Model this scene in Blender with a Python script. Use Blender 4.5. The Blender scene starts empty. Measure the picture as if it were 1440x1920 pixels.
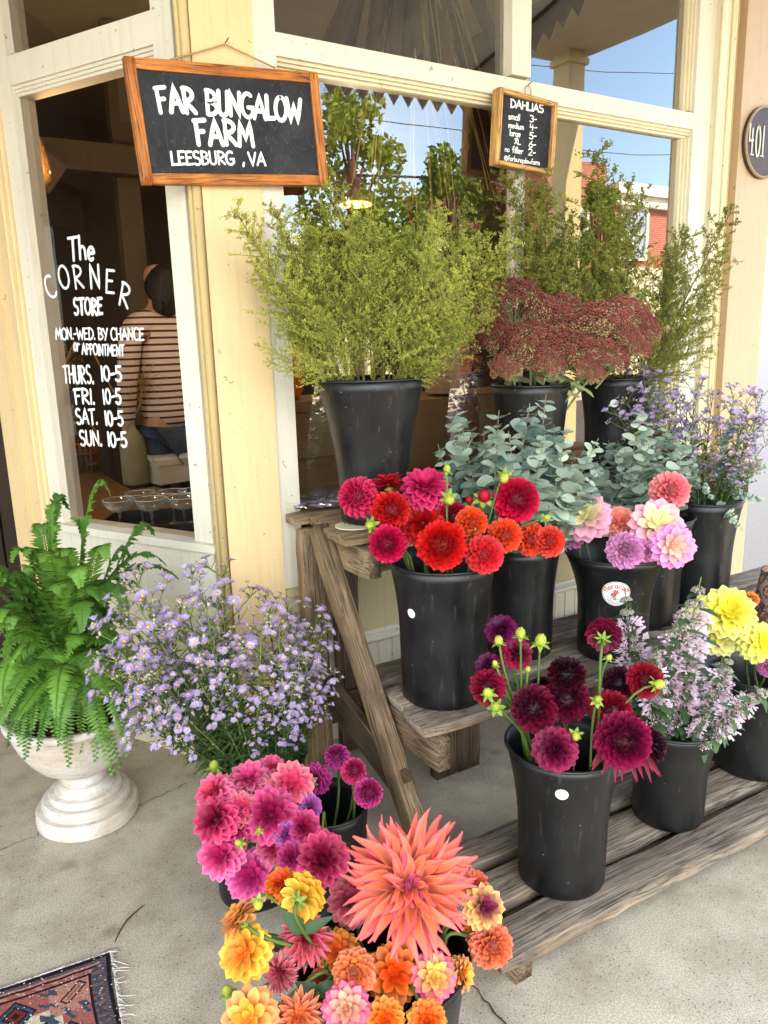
import bpy, bmesh, math, random
import numpy as np
from mathutils import Vector, Matrix

# ------------------------------------------------------------------ camera, sky, sun, exposure
scene = bpy.context.scene
COL = scene.collection
R_ = random.Random(11)
FPX, EYE = 1440.0, 1.5


def _n(v):
    v = np.array(v, float)
    return v / np.linalg.norm(v)


_up = -_n((180, 6326, FPX))
_X = np.array((2390, -396, FPX)) / 2818.0
_X = _n(_X - _up * _X.dot(_up))
_Y = np.cross(_up, _X)
WM = np.stack([_X, _Y, _up])          # camera frame (x right, y down, z forward) -> world
EYEP = np.array([0, 0, EYE])

cam_data = bpy.data.cameras.new("camera")
cam = bpy.data.objects.new("camera", cam_data)
COL.objects.link(cam)
cam_data.sensor_fit = 'VERTICAL'
cam_data.sensor_height = 36.0
cam_data.lens = 27.0
cam_data.clip_start = 0.02
cam_data.clip_end = 600
_m = np.eye(4)
_m[:3, 0] = WM[:, 0]
_m[:3, 1] = -WM[:, 1]
_m[:3, 2] = -WM[:, 2]
_m[:3, 3] = EYEP
cam.matrix_world = Matrix(_m.tolist())
scene.camera = cam

SUN_AZ = math.radians(17)             # towards +X from +Y (behind the shop)
SUN_EL = math.radians(46)
world = bpy.data.worlds.new("World")
scene.world = world
world.use_nodes = True
wn, wl = world.node_tree.nodes, world.node_tree.links
bg = wn['Background']
sky = wn.new('ShaderNodeTexSky')
sky.sky_type = 'NISHITA'
sky.sun_disc = False
sky.sun_elevation = SUN_EL
sky.sun_rotation = SUN_AZ
sky.dust_density = 1.2
wc = wn.new('ShaderNodeTexCoord')                      # broken bright cloud over the street
wm = wn.new('ShaderNodeMapping'); wm.inputs['Scale'].default_value = (1, 1, 2.2); wm.inputs['Location'].default_value = (.3, .1, .2)
wl.new(wc.outputs['Generated'], wm.inputs[0])
wz = wn.new('ShaderNodeTexNoise'); wz.inputs['Scale'].default_value = 1.7; wz.inputs['Detail'].default_value = 7; wz.inputs['Roughness'].default_value = .55
wl.new(wm.outputs[0], wz.inputs['Vector'])
wr = wn.new('ShaderNodeValToRGB')
wr.color_ramp.elements[0].position = .46; wr.color_ramp.elements[0].color = (0, 0, 0, 1)
wr.color_ramp.elements[1].position = .66; wr.color_ramp.elements[1].color = (.8, .8, .8, 1)
wl.new(wz.outputs[0], wr.inputs[0])
wx = wn.new('ShaderNodeMix'); wx.data_type = 'RGBA'
ws = wn.new('ShaderNodeSeparateXYZ'); wl.new(wc.outputs['Generated'], ws.inputs[0])
wg = wn.new('ShaderNodeMapRange'); wg.inputs[1].default_value = .62; wg.inputs[2].default_value = .12      # the bank lies to the west
wl.new(ws.outputs[0], wg.inputs[0])
wq = wn.new('ShaderNodeMath'); wq.operation = 'MULTIPLY'
wl.new(wr.outputs[0], wq.inputs[0]); wl.new(wg.outputs[0], wq.inputs[1])
wl.new(wq.outputs[0], wx.inputs[0]); wl.new(sky.outputs[0], wx.inputs[6]); wx.inputs[7].default_value = (17, 16.4, 15.6, 1)
wl.new(wx.outputs[2], bg.inputs[0])
bg.inputs[1].default_value = 0.15
sun_d = bpy.data.lights.new("sun", 'SUN')
sun_d.energy = 4.2
sun_d.angle = math.radians(0.5)
sun_d.color = (1.0, 0.93, 0.82)
sun = bpy.data.objects.new("sun", sun_d)
COL.objects.link(sun)
sdir = Vector((math.sin(SUN_AZ) * math.cos(SUN_EL), math.cos(SUN_AZ) * math.cos(SUN_EL), math.sin(SUN_EL)))
sun.rotation_euler = sdir.to_track_quat('Z', 'Y').to_euler()
scene.view_settings.view_transform = 'Standard'
scene.view_settings.look = 'None'
scene.view_settings.exposure = 2.62
scene.view_settings.gamma = 1.0
scene.view_settings.use_white_balance = True        # the camera's white balance, set for open shade
scene.view_settings.white_balance_temperature = 6750
scene.view_settings.white_balance_tint = 8
scene.cycles.max_bounces = 8
scene.cycles.transparent_max_bounces = 12
scene.cycles.sample_clamp_indirect = 6.0
try:
    scene.cycles.use_denoising = True
except Exception:
    pass


# ------------------------------------------------------------------ measuring helpers (photo pixel -> place)
def ray(px, py):
    return WM @ _n((px - 720, py - 960, FPX))


def at_z(px, py, z=0.0):
    d = ray(px, py)
    return Vector(EYEP + d * ((z - EYE) / d[2]))


def at_y(px, py, y):
    d = ray(px, py)
    return Vector(EYEP + d * (y / d[1]))


def at_h(px, py, h):
    """point on the ray at horizontal distance h from the eye"""
    d = ray(px, py)
    return Vector(EYEP + d * (h / math.hypot(d[0], d[1])))


def depth_of(p):
    return float((WM.T @ (np.array(p) - EYEP))[2])


# ------------------------------------------------------------------ object helpers
def tag(o, label=None, cat=None, group=None, kind=None):
    if label: o['label'] = label
    if cat: o['category'] = cat
    if group: o['group'] = group
    if kind: o['kind'] = kind
    return o


def empty(name, loc=(0, 0, 0), label=None, cat=None, group=None, rz=0.0, parent=None):
    o = bpy.data.objects.new(name, None)
    COL.objects.link(o)
    o.empty_display_size = 0.05
    o.location = loc
    o.rotation_euler = (0, 0, rz)
    if parent: o.parent = parent
    return tag(o, label, cat, group)


def inst(name, me, parent=None, matrix=None, mat=None):
    o = bpy.data.objects.new(name, me)
    COL.objects.link(o)
    if parent: o.parent = parent
    if matrix is not None: o.matrix_basis = matrix
    if mat is not None:
        o.material_slots[0].link = 'OBJECT'
        o.material_slots[0].material = mat
    return o


class MB:
    """collects vertices and faces; col = (t, layer, rand) and gc = grain coordinate per vertex"""

    def __init__(s):
        s.v, s.f, s.m, s.c, s.g = [], [], [], [], []

    def vert(s, p, c=(0.5, 0.5, 0.5), g=None):
        s.v.append(tuple(p))
        s.c.append(c)
        s.g.append(tuple(g) if g is not None else tuple(p))
        return len(s.v) - 1

    def face(s, ids, m=0):
        s.f.append(tuple(ids))
        s.m.append(m)

    def quad(s, a, b, c, d, m=0, col=(.5, .5, .5)):
        i = [s.vert(p, col) for p in (a, b, c, d)]
        s.face(i, m)

    def box(s, lo, hi, m=0, M=None, col=(.5, .5, .5)):
        ps = [Vector((x, y, z)) for z in (lo[2], hi[2]) for y in (lo[1], hi[1]) for x in (lo[0], hi[0])]
        if M is not None: ps = [M @ p for p in ps]
        b = [s.vert(p, col) for p in ps]
        for q in ((0, 2, 3, 1), (4, 5, 7, 6), (0, 1, 5, 4), (2, 6, 7, 3), (0, 4, 6, 2), (1, 3, 7, 5)):
            s.face([b[k] for k in q], m)

    def tube(s, pts, rad, n=6, m=0, col=(.5, .5, .5), cap=True):
        pts = [Vector(p) for p in pts]
        if not hasattr(rad, '__len__'): rad = [rad] * len(pts)
        rings = []
        ref = Vector((0.3, 0.2, 0.93)).normalized()
        t0 = (pts[1] - pts[0]).normalized()
        if abs(t0.dot(ref)) > .9: ref = Vector((1, 0, 0))
        u = t0.cross(ref).normalized()
        for i, p in enumerate(pts):
            t = (pts[min(i + 1, len(pts) - 1)] - pts[max(i - 1, 0)])
            t = t.normalized() if t.length > 1e-9 else t0
            u = (u - t * u.dot(t)).normalized()
            w = t.cross(u)
            tt = i / (len(pts) - 1)
            rings.append([s.vert(p + (u * math.cos(a) + w * math.sin(a)) * rad[i], (tt, col[1], col[2])) for a in [2 * math.pi * k / n for k in range(n)]])
        for a, b in zip(rings, rings[1:]):
            for k in range(n):
                s.face((a[k], a[(k + 1) % n], b[(k + 1) % n], b[k]), m)
        if cap:
            s.face(list(reversed(rings[0])), m)
            s.face(rings[-1], m)

    def lathe(s, prof, n=32, m=0, closed=False, M=None, wob=0.0):
        rings = []
        for (r, z) in prof:
            ring = []
            for k in range(n):
                a = 2 * math.pi * k / n
                rr = r * (1 + wob * math.sin(3 * a + z * 9))
                p = Vector((rr * math.cos(a), rr * math.sin(a), z))
                if M is not None: p = M @ p
                ring.append(s.vert(p, (.5, .5, .5)))
            rings.append(ring)
        for a, b in zip(rings, rings[1:]):
            for k in range(n):
                s.face((a[k], a[(k + 1) % n], b[(k + 1) % n], b[k]), m)
        s.face(list(reversed(rings[0])), m)
        s.face(rings[-1], m)

    def bead(s, p, r, m=0, col=(.5, .5, .5), M=None):
        p = Vector(p)
        ps = [p + Vector(d) * r for d in ((1, 0, 0), (-1, 0, 0), (0, 1, 0), (0, -1, 0), (0, 0, 1), (0, 0, -1))]
        b = [s.vert(q, col) for q in ps]
        for q in ((0, 2, 4), (2, 1, 4), (1, 3, 4), (3, 0, 4), (2, 0, 5), (1, 2, 5), (3, 1, 5), (0, 3, 5)):
            s.face([b[k] for k in q], m)

    def tet(s, p, r, rng, m=0, col=(.5, .5, .5)):
        p = Vector(p)
        a = rng.uniform(0, 6.28)
        c, sn = math.cos(a) * r, math.sin(a) * r
        b = [s.vert(p + Vector(q), col) for q in ((c, sn, -.4 * r), (-.87 * sn - .5 * c, .87 * c - .5 * sn, -.4 * r), (.87 * sn - .5 * c, -.87 * c - .5 * sn, -.4 * r), (0, 0, r))]
        for q in ((0, 2, 1), (0, 1, 3), (1, 2, 3), (2, 0, 3)):
            s.face([b[k] for k in q], m)

    def mesh(s, name, mats, smooth=True):
        me = bpy.data.meshes.new(name)
        me.from_pydata(s.v, [], s.f)
        for m in (mats if isinstance(mats, (list, tuple)) else [mats]):
            me.materials.append(m)
        me.polygons.foreach_set('material_index', s.m)
        me.polygons.foreach_set('use_smooth', [smooth] * len(s.f))
        a = me.color_attributes.new('pc', 'FLOAT_COLOR', 'POINT')
        a.data.foreach_set('color', np.concatenate([np.array(s.c, np.float32), np.ones((len(s.c), 1), np.float32)], 1).ravel())
        g = me.attributes.new('gc', 'FLOAT_VECTOR', 'POINT')
        g.data.foreach_set('vector', np.array(s.g, np.float32).ravel())
        me.update()
        return me

    def build(s, name, mats, parent=None, smooth=False, matrix=None):
        return inst(name, s.mesh(name, mats, smooth), parent, matrix)


def basis(z, up=(0, 0, 1)):
    z = Vector(z).normalized()
    u = Vector(up)
    if abs(z.dot(u)) > .97: u = Vector((1, 0, 0)) if abs(z.x) < .9 else Vector((0, 1, 0))
    x = u.cross(z).normalized()
    y = z.cross(x)
    return Matrix((x, y, z)).transposed()


def TRS(loc, rot3=None, sc=1.0):
    M = (rot3 if rot3 is not None else Matrix.Identity(3)).to_4x4()
    S = Matrix.Diagonal((*( (sc,) * 3 if not hasattr(sc, '__len__') else sc), 1))
    return Matrix.Translation(Vector(loc)) @ M @ S


# ------------------------------------------------------------------ materials
def S(r, g, b):
    f = lambda c: ((c / 255 + .055) / 1.055) ** 2.4 if c > 10 else c / 255 / 12.92
    return (f(r), f(g), f(b))


class NT:
    def __init__(s, name):
        s.mat = bpy.data.materials.new(name)
        s.mat.use_nodes = True
        s.t = s.mat.node_tree
        s.n, s.l = s.t.nodes, s.t.links
        s.p = s.n['Principled BSDF']
        s.out = s.n['Material Output']

    def new(s, t, **kw):
        o = s.n.new(t)
        for k, v in kw.items(): setattr(o, k, v)
        return o

    def put(s, sock, v):
        if isinstance(v, bpy.types.NodeSocket): s.l.new(v, sock)
        elif hasattr(v, '__len__') and len(v) == 3 and sock.type == 'RGBA': sock.default_value = (*v, 1)
        else: sock.default_value = v

    def mix(s, fac, a, b, mode='MIX'):
        o = s.new('ShaderNodeMix', data_type='RGBA', blend_type=mode)
        s.put(o.inputs[0], fac); s.put(o.inputs[6], a); s.put(o.inputs[7], b)
        return o.outputs[2]

    def math(s, op, a, b=0.0, clamp=False):
        o = s.new('ShaderNodeMath', operation=op, use_clamp=clamp)
        s.put(o.inputs[0], a); s.put(o.inputs[1], b)
        return o.outputs[0]

    def noise(s, vec, scale, detail=4, rough=.55, dist=0.0):
        o = s.new('ShaderNodeTexNoise')
        if vec is not None: s.l.new(vec, o.inputs['Vector'])
        o.inputs['Scale'].default_value = scale
        o.inputs['Detail'].default_value = detail
        o.inputs['Roughness'].default_value = rough
        o.inputs['Distortion'].default_value = dist
        return o.outputs[0]

    def ramp(s, v, stops):
        o = s.new('ShaderNodeValToRGB')
        while len(o.color_ramp.elements) < len(stops): o.color_ramp.elements.new(.5)
        for e, (p, c) in zip(o.color_ramp.elements, stops):
            e.position = p
            e.color = (*c, 1) if hasattr(c, '__len__') else (c, c, c, 1)
        s.l.new(v, o.inputs[0])
        return o.outputs[0]

    def obj(s):
        return s.new('ShaderNodeTexCoord').outputs['Object']

    def pos(s):
        return s.new('ShaderNodeNewGeometry').outputs['Position']

    def attr(s, name):
        return s.new('ShaderNodeAttribute', attribute_name=name)

    def mapping(s, vec, scale=(1, 1, 1), rot=(0, 0, 0)):
        o = s.new('ShaderNodeMapping')
        s.l.new(vec, o.inputs[0])
        o.inputs['Scale'].default_value = scale
        o.inputs['Rotation'].default_value = rot
        return o.outputs[0]

    def bump(s, h, strength=.3, dist=.01):
        o = s.new('ShaderNodeBump')
        o.inputs['Strength'].default_value = strength
        o.inputs['Distance'].default_value = dist
        s.l.new(h, o.inputs['Height'])
        s.l.new(o.outputs[0], s.p.inputs['Normal'])

    def fin(s, col=None, rough=.6, spec=.5, metal=0.0, transl=0.0):
        if col is not None: s.put(s.p.inputs['Base Color'], col)
        s.put(s.p.inputs['Roughness'], rough)
        s.p.inputs['Specular IOR Level'].default_value = spec
        s.p.inputs['Metallic'].default_value = metal
        if transl:
            tr = s.new('ShaderNodeBsdfTranslucent')
            if col is not None: s.put(tr.inputs[0], col)
            mx = s.new('ShaderNodeMixShader')
            mx.inputs[0].default_value = transl
            s.l.new(s.p.outputs[0], mx.inputs[1]); s.l.new(tr.outputs[0], mx.inputs[2])
            s.l.new(mx.outputs[0], s.out.inputs[0])
        return s.mat


def plain(name, c, rough=.6, spec=.5, var=.12, scale=14., transl=0., metal=0., bump=0.):
    t = NT(name)
    n = t.noise(t.obj(), scale, 4)
    f = t.ramp(n, [(.25, 1 - var), (.75, 1 + var)])
    col = t.mix(1.0, c, f, 'MULTIPLY')
    if bump: t.bump(n, bump, .004)
    return t.fin(col, rough, spec, metal, transl)


def paint(name, c, dirt=S(120, 100, 70), dirtf=.5, worn=None):
    """old brushed house paint: low ripple, grime specks, small chips"""
    t = NT(name)
    p = t.pos()
    n1 = t.noise(p, 3.5, 5)
    n2 = t.noise(t.mapping(p, (60, 60, 4)), 1.0, 3)
    n3 = t.noise(p, 45, 5, .7)
    c1 = t.mix(t.ramp(n1, [(.3, 0), (.75, .35)]), c, tuple(x * .86 for x in c))
    c1 = t.mix(t.ramp(n2, [(.5, 0), (.78, .45)]), c1, tuple(x * .74 for x in c))
    fac = t.math('MULTIPLY', t.ramp(n3, [(.64, 0), (.74, 1)]), t.ramp(n1, [(.45, 0), (.65, dirtf)]))
    c1 = t.mix(fac, c1, dirt)
    ch = t.noise(p, 46, 2, .5, .6)
    c1 = t.mix(t.ramp(ch, [(.715, 0), (.735, .65)]), c1, S(126, 106, 80))
    h = t.mix(.5, n2, n3)
    t.bump(h, .25, .004)
    return t.fin(c1, .5, .4)


def petal_mat(name, center, base, tip, transl=.14, lay=(.08, .34)):
    t = NT(name)
    a = t.attr('pc')
    sep = t.new('ShaderNodeSeparateColor')
    t.l.new(a.outputs[0], sep.inputs[0])
    tt, ly, rn = sep.outputs
    c = t.mix(t.ramp(tt, [(.45, 0), (.97, 1)]), t.mix(t.ramp(tt, [(.1, 1), (.6, 0)]), base, tuple(x * .36 for x in base)), tip)  # darker inner base, deepened to paint the shade between petals
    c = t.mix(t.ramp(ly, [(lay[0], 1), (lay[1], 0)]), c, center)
    vr = t.ramp(rn, [(0, .82), (1, 1.14)])
    c = t.mix(1.0, c, vr, 'MULTIPLY')
    oi = t.new('ShaderNodeObjectInfo')
    hs = t.new('ShaderNodeHueSaturation')
    t.l.new(t.math('ADD', t.math('MULTIPLY', oi.outputs['Random'], .02), .49), hs.inputs['Hue'])
    t.l.new(t.math('ADD', t.math('MULTIPLY', oi.outputs['Random'], .2), .9), hs.inputs['Value'])
    t.l.new(c, hs.inputs['Color'])
    return t.fin(hs.outputs[0], .5, .25, 0, transl)


def leaf_mat(name, a, b, rough=.5, spec=.4, transl=.2):
    """a..b over the per-face random; a little per-object drift"""
    t = NT(name)
    at = t.attr('pc')
    sep = t.new('ShaderNodeSeparateColor')
    t.l.new(at.outputs[0], sep.inputs[0])
    oi = t.new('ShaderNodeObjectInfo')
    f = t.math('ADD', t.math('MULTIPLY', sep.outputs[2], .55), t.math('MULTIPLY', oi.outputs['Random'], .45))
    c = t.mix(f, a, b)
    return t.fin(c, rough, spec, 0, transl)


def wood(name, dark, mid, light, rough=.75):
    """weathered timber; grain runs along gc.x"""
    t = NT(name)
    g = t.attr('gc').outputs['Vector']
    w = t.noise(t.mapping(g, (1.2, 6, 6)), 1.0, 3)
    gx = t.new('ShaderNodeVectorMath', operation='ADD')
    sc = t.new('ShaderNodeVectorMath', operation='SCALE')
    cmb = t.new('ShaderNodeCombineXYZ')
    t.l.new(w, cmb.inputs[1]); t.l.new(w, cmb.inputs[2])
    t.l.new(cmb.outputs[0], sc.inputs[0]); sc.inputs['Scale'].default_value = .07
    t.l.new(g, gx.inputs[0]); t.l.new(sc.outputs[0], gx.inputs[1])
    fine = t.noise(t.mapping(gx.outputs[0], (5, 210, 210)), 1.0, 5, .65)
    med = t.noise(t.mapping(gx.outputs[0], (2.2, 55, 55)), 1.0, 4, .6)
    blot = t.noise(g, 7, 5, .6)
    c = t.ramp(med, [(.18, dark), (.5, mid), (.82, light)])
    c = t.mix(t.ramp(fine, [(.36, .95), (.54, 0)]), c, tuple(x * .16 for x in dark))
    c = t.mix(t.ramp(blot, [(.45, 0), (.7, .55)]), c, tuple(x * .5 for x in dark))
    at = t.attr('pc')
    sep = t.new('ShaderNodeSeparateColor')
    t.l.new(at.outputs[0], sep.inputs[0])
    c = t.mix(t.math('MULTIPLY', sep.outputs[0], .75), c, S(196, 158, 112))     # freshly worn edges
    k = t.new('ShaderNodeTexVoronoi')
    t.l.new(t.mapping(g, (2.6, 9, 9)), k.inputs['Vector'])
    k.inputs['Scale'].default_value = 1.0
    c = t.mix(t.ramp(k.outputs['Distance'], [(.03, .9), (.11, 0)]), c, tuple(x * .3 for x in dark))
    t.bump(t.mix(.5, fine, med), .7, .004)
    return t.fin(c, rough, .25)


M = {}
M['yellow_paint'] = paint('yellow_paint', S(230, 200, 150))
M['cream_paint'] = paint('cream_paint', S(226, 212, 178))
M['white_paint'] = paint('white_paint', S(224, 216, 196))
M['tan_paint'] = paint('tan_paint', S(204, 180, 128))
M['pink_paint'] = paint('pink_paint', S(196, 168, 136))
M['siding_paint'] = paint('siding_paint', S(196, 180, 140))
M['plastic'] = None
t = NT('black_plastic')
p_ = t.obj()
n_ = t.noise(p_, 9, 5, .6)
sc_ = t.noise(t.mapping(p_, (70, 70, 9)), 1.0, 4, .6)
vo_ = t.new('ShaderNodeTexVoronoi'); t.l.new(p_, vo_.inputs['Vector']); vo_.inputs['Scale'].default_value = 42
c_ = t.mix(t.ramp(n_, [(.35, 0), (.75, 1)]), S(13, 13, 14), S(24, 24, 25))
c_ = t.mix(t.math('MULTIPLY', t.ramp(vo_.outputs['Distance'], [(.05, 1), (.10, 0)]), t.ramp(n_, [(.52, 0), (.6, .7)])), c_, S(150, 148, 145))
c_ = t.mix(t.ramp(sc_, [(.6, 0), (.78, .5)]), c_, S(84, 82, 80))
t.bump(sc_, .08, .002)
M['plastic'] = t.fin(c_, t.ramp(n_, [(.3, .3), (.7, .5)]), .5)
M['sticker'] = plain('white_sticker', S(236, 232, 228), .5, .4, .04)
M['stem'] = leaf_mat('green_stem', S(70, 100, 40), S(120, 140, 66))
M['leaf'] = leaf_mat('dahlia_leaf', S(30, 56, 28), S(62, 92, 44))
M['sepal'] = leaf_mat('sepal', S(104, 138, 50), S(168, 188, 80))
M['budc'] = leaf_mat('bud', S(128, 148, 44), S(206, 208, 84))
M['wood'] = wood('weathered_wood', S(84, 68, 52), S(134, 112, 88), S(176, 152, 124))
M['wood_dark'] = wood('shaded_wood', S(60, 48, 38), S(88, 72, 58), S(116, 96, 78))  # darker copy for parts under the bench, shade put into the colour
M['wood_grey'] = wood('grey_wood', S(92, 82, 72), S(138, 126, 112), S(176, 164, 150))
M['pine'] = wood('orange_pine', S(160, 86, 30), S(206, 122, 50), S(226, 150, 76), .45)
M['light_pine'] = wood('light_pine', S(190, 134, 70), S(218, 166, 98), S(232, 190, 126), .5)
M['brown_wood'] = wood('interior_wood', S(60, 40, 24), S(92, 62, 38), S(120, 84, 52), .5)
t = NT('chalkboard')
n1 = t.noise(t.mapping(t.obj(), (9, 9, 9)), 1.0, 6, .62, .8)
n2 = t.noise(t.mapping(t.obj(), (60, 20, 40)), 1.0, 4, .6, 1.5)
c_ = t.mix(t.ramp(n1, [(.4, 0), (.75, .5)]), S(34, 34, 38), S(70, 70, 74))
c_ = t.mix(t.ramp(n2, [(.58, 0), (.72, .28)]), c_, S(120, 120, 122))
M['chalk_panel'] = t.fin(c_, .7, .3)
M['chalk'] = plain('white_chalk_paint', S(244, 243, 240), .7, .2, .05, 60)
M['faint_chalk'] = plain('faint_chalk', S(74, 74, 78), .8, .1, .2, 60)
M['iron'] = plain('dark_iron', S(52, 44, 40), .6, .4, .2)
M['cord'] = plain('twine', S(176, 146, 96), .8, .2, .15, 80)
M['plaque'] = plain('plaque_brown', S(58, 44, 44), .45, .5, .25, 120)
M['plaque_rim'] = plain('plaque_rim', S(150, 132, 104), .4, .5, .15, 60)
M['ink_dark'] = plain('dark_ink', S(60, 56, 54), .6, .3, .05)
M['ink_red'] = plain('red_ink', S(190, 52, 48), .6, .3, .05)
M['ink_green'] = plain('green_ink', S(70, 104, 60), .6, .3, .05)
t = NT('stone')
n1 = t.noise(t.obj(), 6, 6, .6)
n2 = t.noise(t.mapping(t.obj(), (20, 20, 90)), 1.0, 3)
n3 = t.noise(t.obj(), 70, 3)
c_ = t.mix(t.ramp(n1, [(.38, 0), (.66, .9)]), S(208, 203, 194), S(188, 168, 146))
c_ = t.mix(t.ramp(n2, [(.5, 0), (.78, .5)]), c_, S(158, 150, 136))
c_ = t.mix(t.ramp(n3, [(.66, 0), (.74, .6)]), c_, S(140, 130, 116))
t.bump(n3, .7, .006)
M['stone'] = t.fin(c_, .8, .2)
t = NT('glass')
lw = t.new('ShaderNodeFresnel'); lw.inputs[0].default_value = 1.6
fac = t.math('MULTIPLY', lw.outputs[0], 4.2, True)
tr = t.new('ShaderNodeBsdfTransparent'); tr.inputs[0].default_value = (.9, .92, .9, 1)
gl = t.new('ShaderNodeBsdfGlossy'); gl.inputs['Roughness'].default_value = 0.0
wv = t.noise(t.pos(), 1.6, 1)
bp = t.new('ShaderNodeBump'); bp.inputs['Strength'].default_value = .06; bp.inputs['Distance'].default_value = .02
t.l.new(wv, bp.inputs['Height']); t.l.new(bp.outputs[0], gl.inputs['Normal'])
mx = t.new('ShaderNodeMixShader')
t.l.new(fac, mx.inputs[0]); t.l.new(tr.outputs[0], mx.inputs[1]); t.l.new(gl.outputs[0], mx.inputs[2])
t.l.new(mx.outputs[0], t.out.inputs[0])
M['glass'] = t.mat
def pane_mat(name, k):
    t = NT(name)
    lw = t.new('ShaderNodeFresnel'); lw.inputs[0].default_value = 1.5
    tr = t.new('ShaderNodeBsdfTransparent'); tr.inputs[0].default_value = (.93, .94, .93, 1)
    gl = t.new('ShaderNodeBsdfGlossy'); gl.inputs['Roughness'].default_value = 0.0
    mx = t.new('ShaderNodeMixShader')
    t.l.new(t.math('MULTIPLY', lw.outputs[0], k, True), mx.inputs[0]); t.l.new(tr.outputs[0], mx.inputs[1]); t.l.new(gl.outputs[0], mx.inputs[2])
    t.l.new(mx.outputs[0], t.out.inputs[0])
    return t.mat


M['side_glass'] = pane_mat('side_glass', 1.9)
t = NT('clear_glassware')
lw = t.new('ShaderNodeLayerWeight'); lw.inputs[0].default_value = .35
tr = t.new('ShaderNodeBsdfTransparent'); tr.inputs[0].default_value = (.93, .94, .93, 1)
gl = t.new('ShaderNodeBsdfGlossy'); gl.inputs['Roughness'].default_value = .03
mx = t.new('ShaderNodeMixShader')
t.l.new(t.math('MULTIPLY', lw.outputs['Facing'], .7), mx.inputs[0]); t.l.new(tr.outputs[0], mx.inputs[1])
df = t.new('ShaderNodeBsdfDiffuse'); df.inputs[0].default_value = (.75, .78, .75, 1)  # white mixed in towards the edges, a painted sheen that brightens the glass
m2 = t.new('ShaderNodeMixShader'); m2.inputs[0].default_value = .35
t.l.new(gl.outputs[0], m2.inputs[1]); t.l.new(df.outputs[0], m2.inputs[2]); t.l.new(m2.outputs[0], mx.inputs[2])
t.l.new(mx.outputs[0], t.out.inputs[0])
M['glassware'] = t.mat
t = NT('plastic_film')
tr = t.new('ShaderNodeBsdfTransparent')
gl = t.new('ShaderNodeBsdfGlossy'); gl.inputs['Roughness'].default_value = .12
mx = t.new('ShaderNodeMixShader'); mx.inputs[0].default_value = .22
t.l.new(tr.outputs[0], mx.inputs[1]); t.l.new(gl.outputs[0], mx.inputs[2])
t.l.new(mx.outputs[0], t.out.inputs[0])
M['film'] = t.mat


def emit(name, c, s):
    t = NT(name)
    e = t.new('ShaderNodeEmission')
    e.inputs[0].default_value = (*c, 1); e.inputs[1].default_value = s
    t.l.new(e.outputs[0], t.out.inputs[0])
    return t.mat


# ------------------------------------------------------------------ brush lettering (own stroke alphabet)
def arc(cx, cy, rx, ry, a0, a1, n=10):
    return [(cx + rx * math.cos(math.radians(a0 + (a1 - a0) * k / n)), cy + ry * math.sin(math.radians(a0 + (a1 - a0) * k / n))) for k in range(n + 1)]


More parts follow.
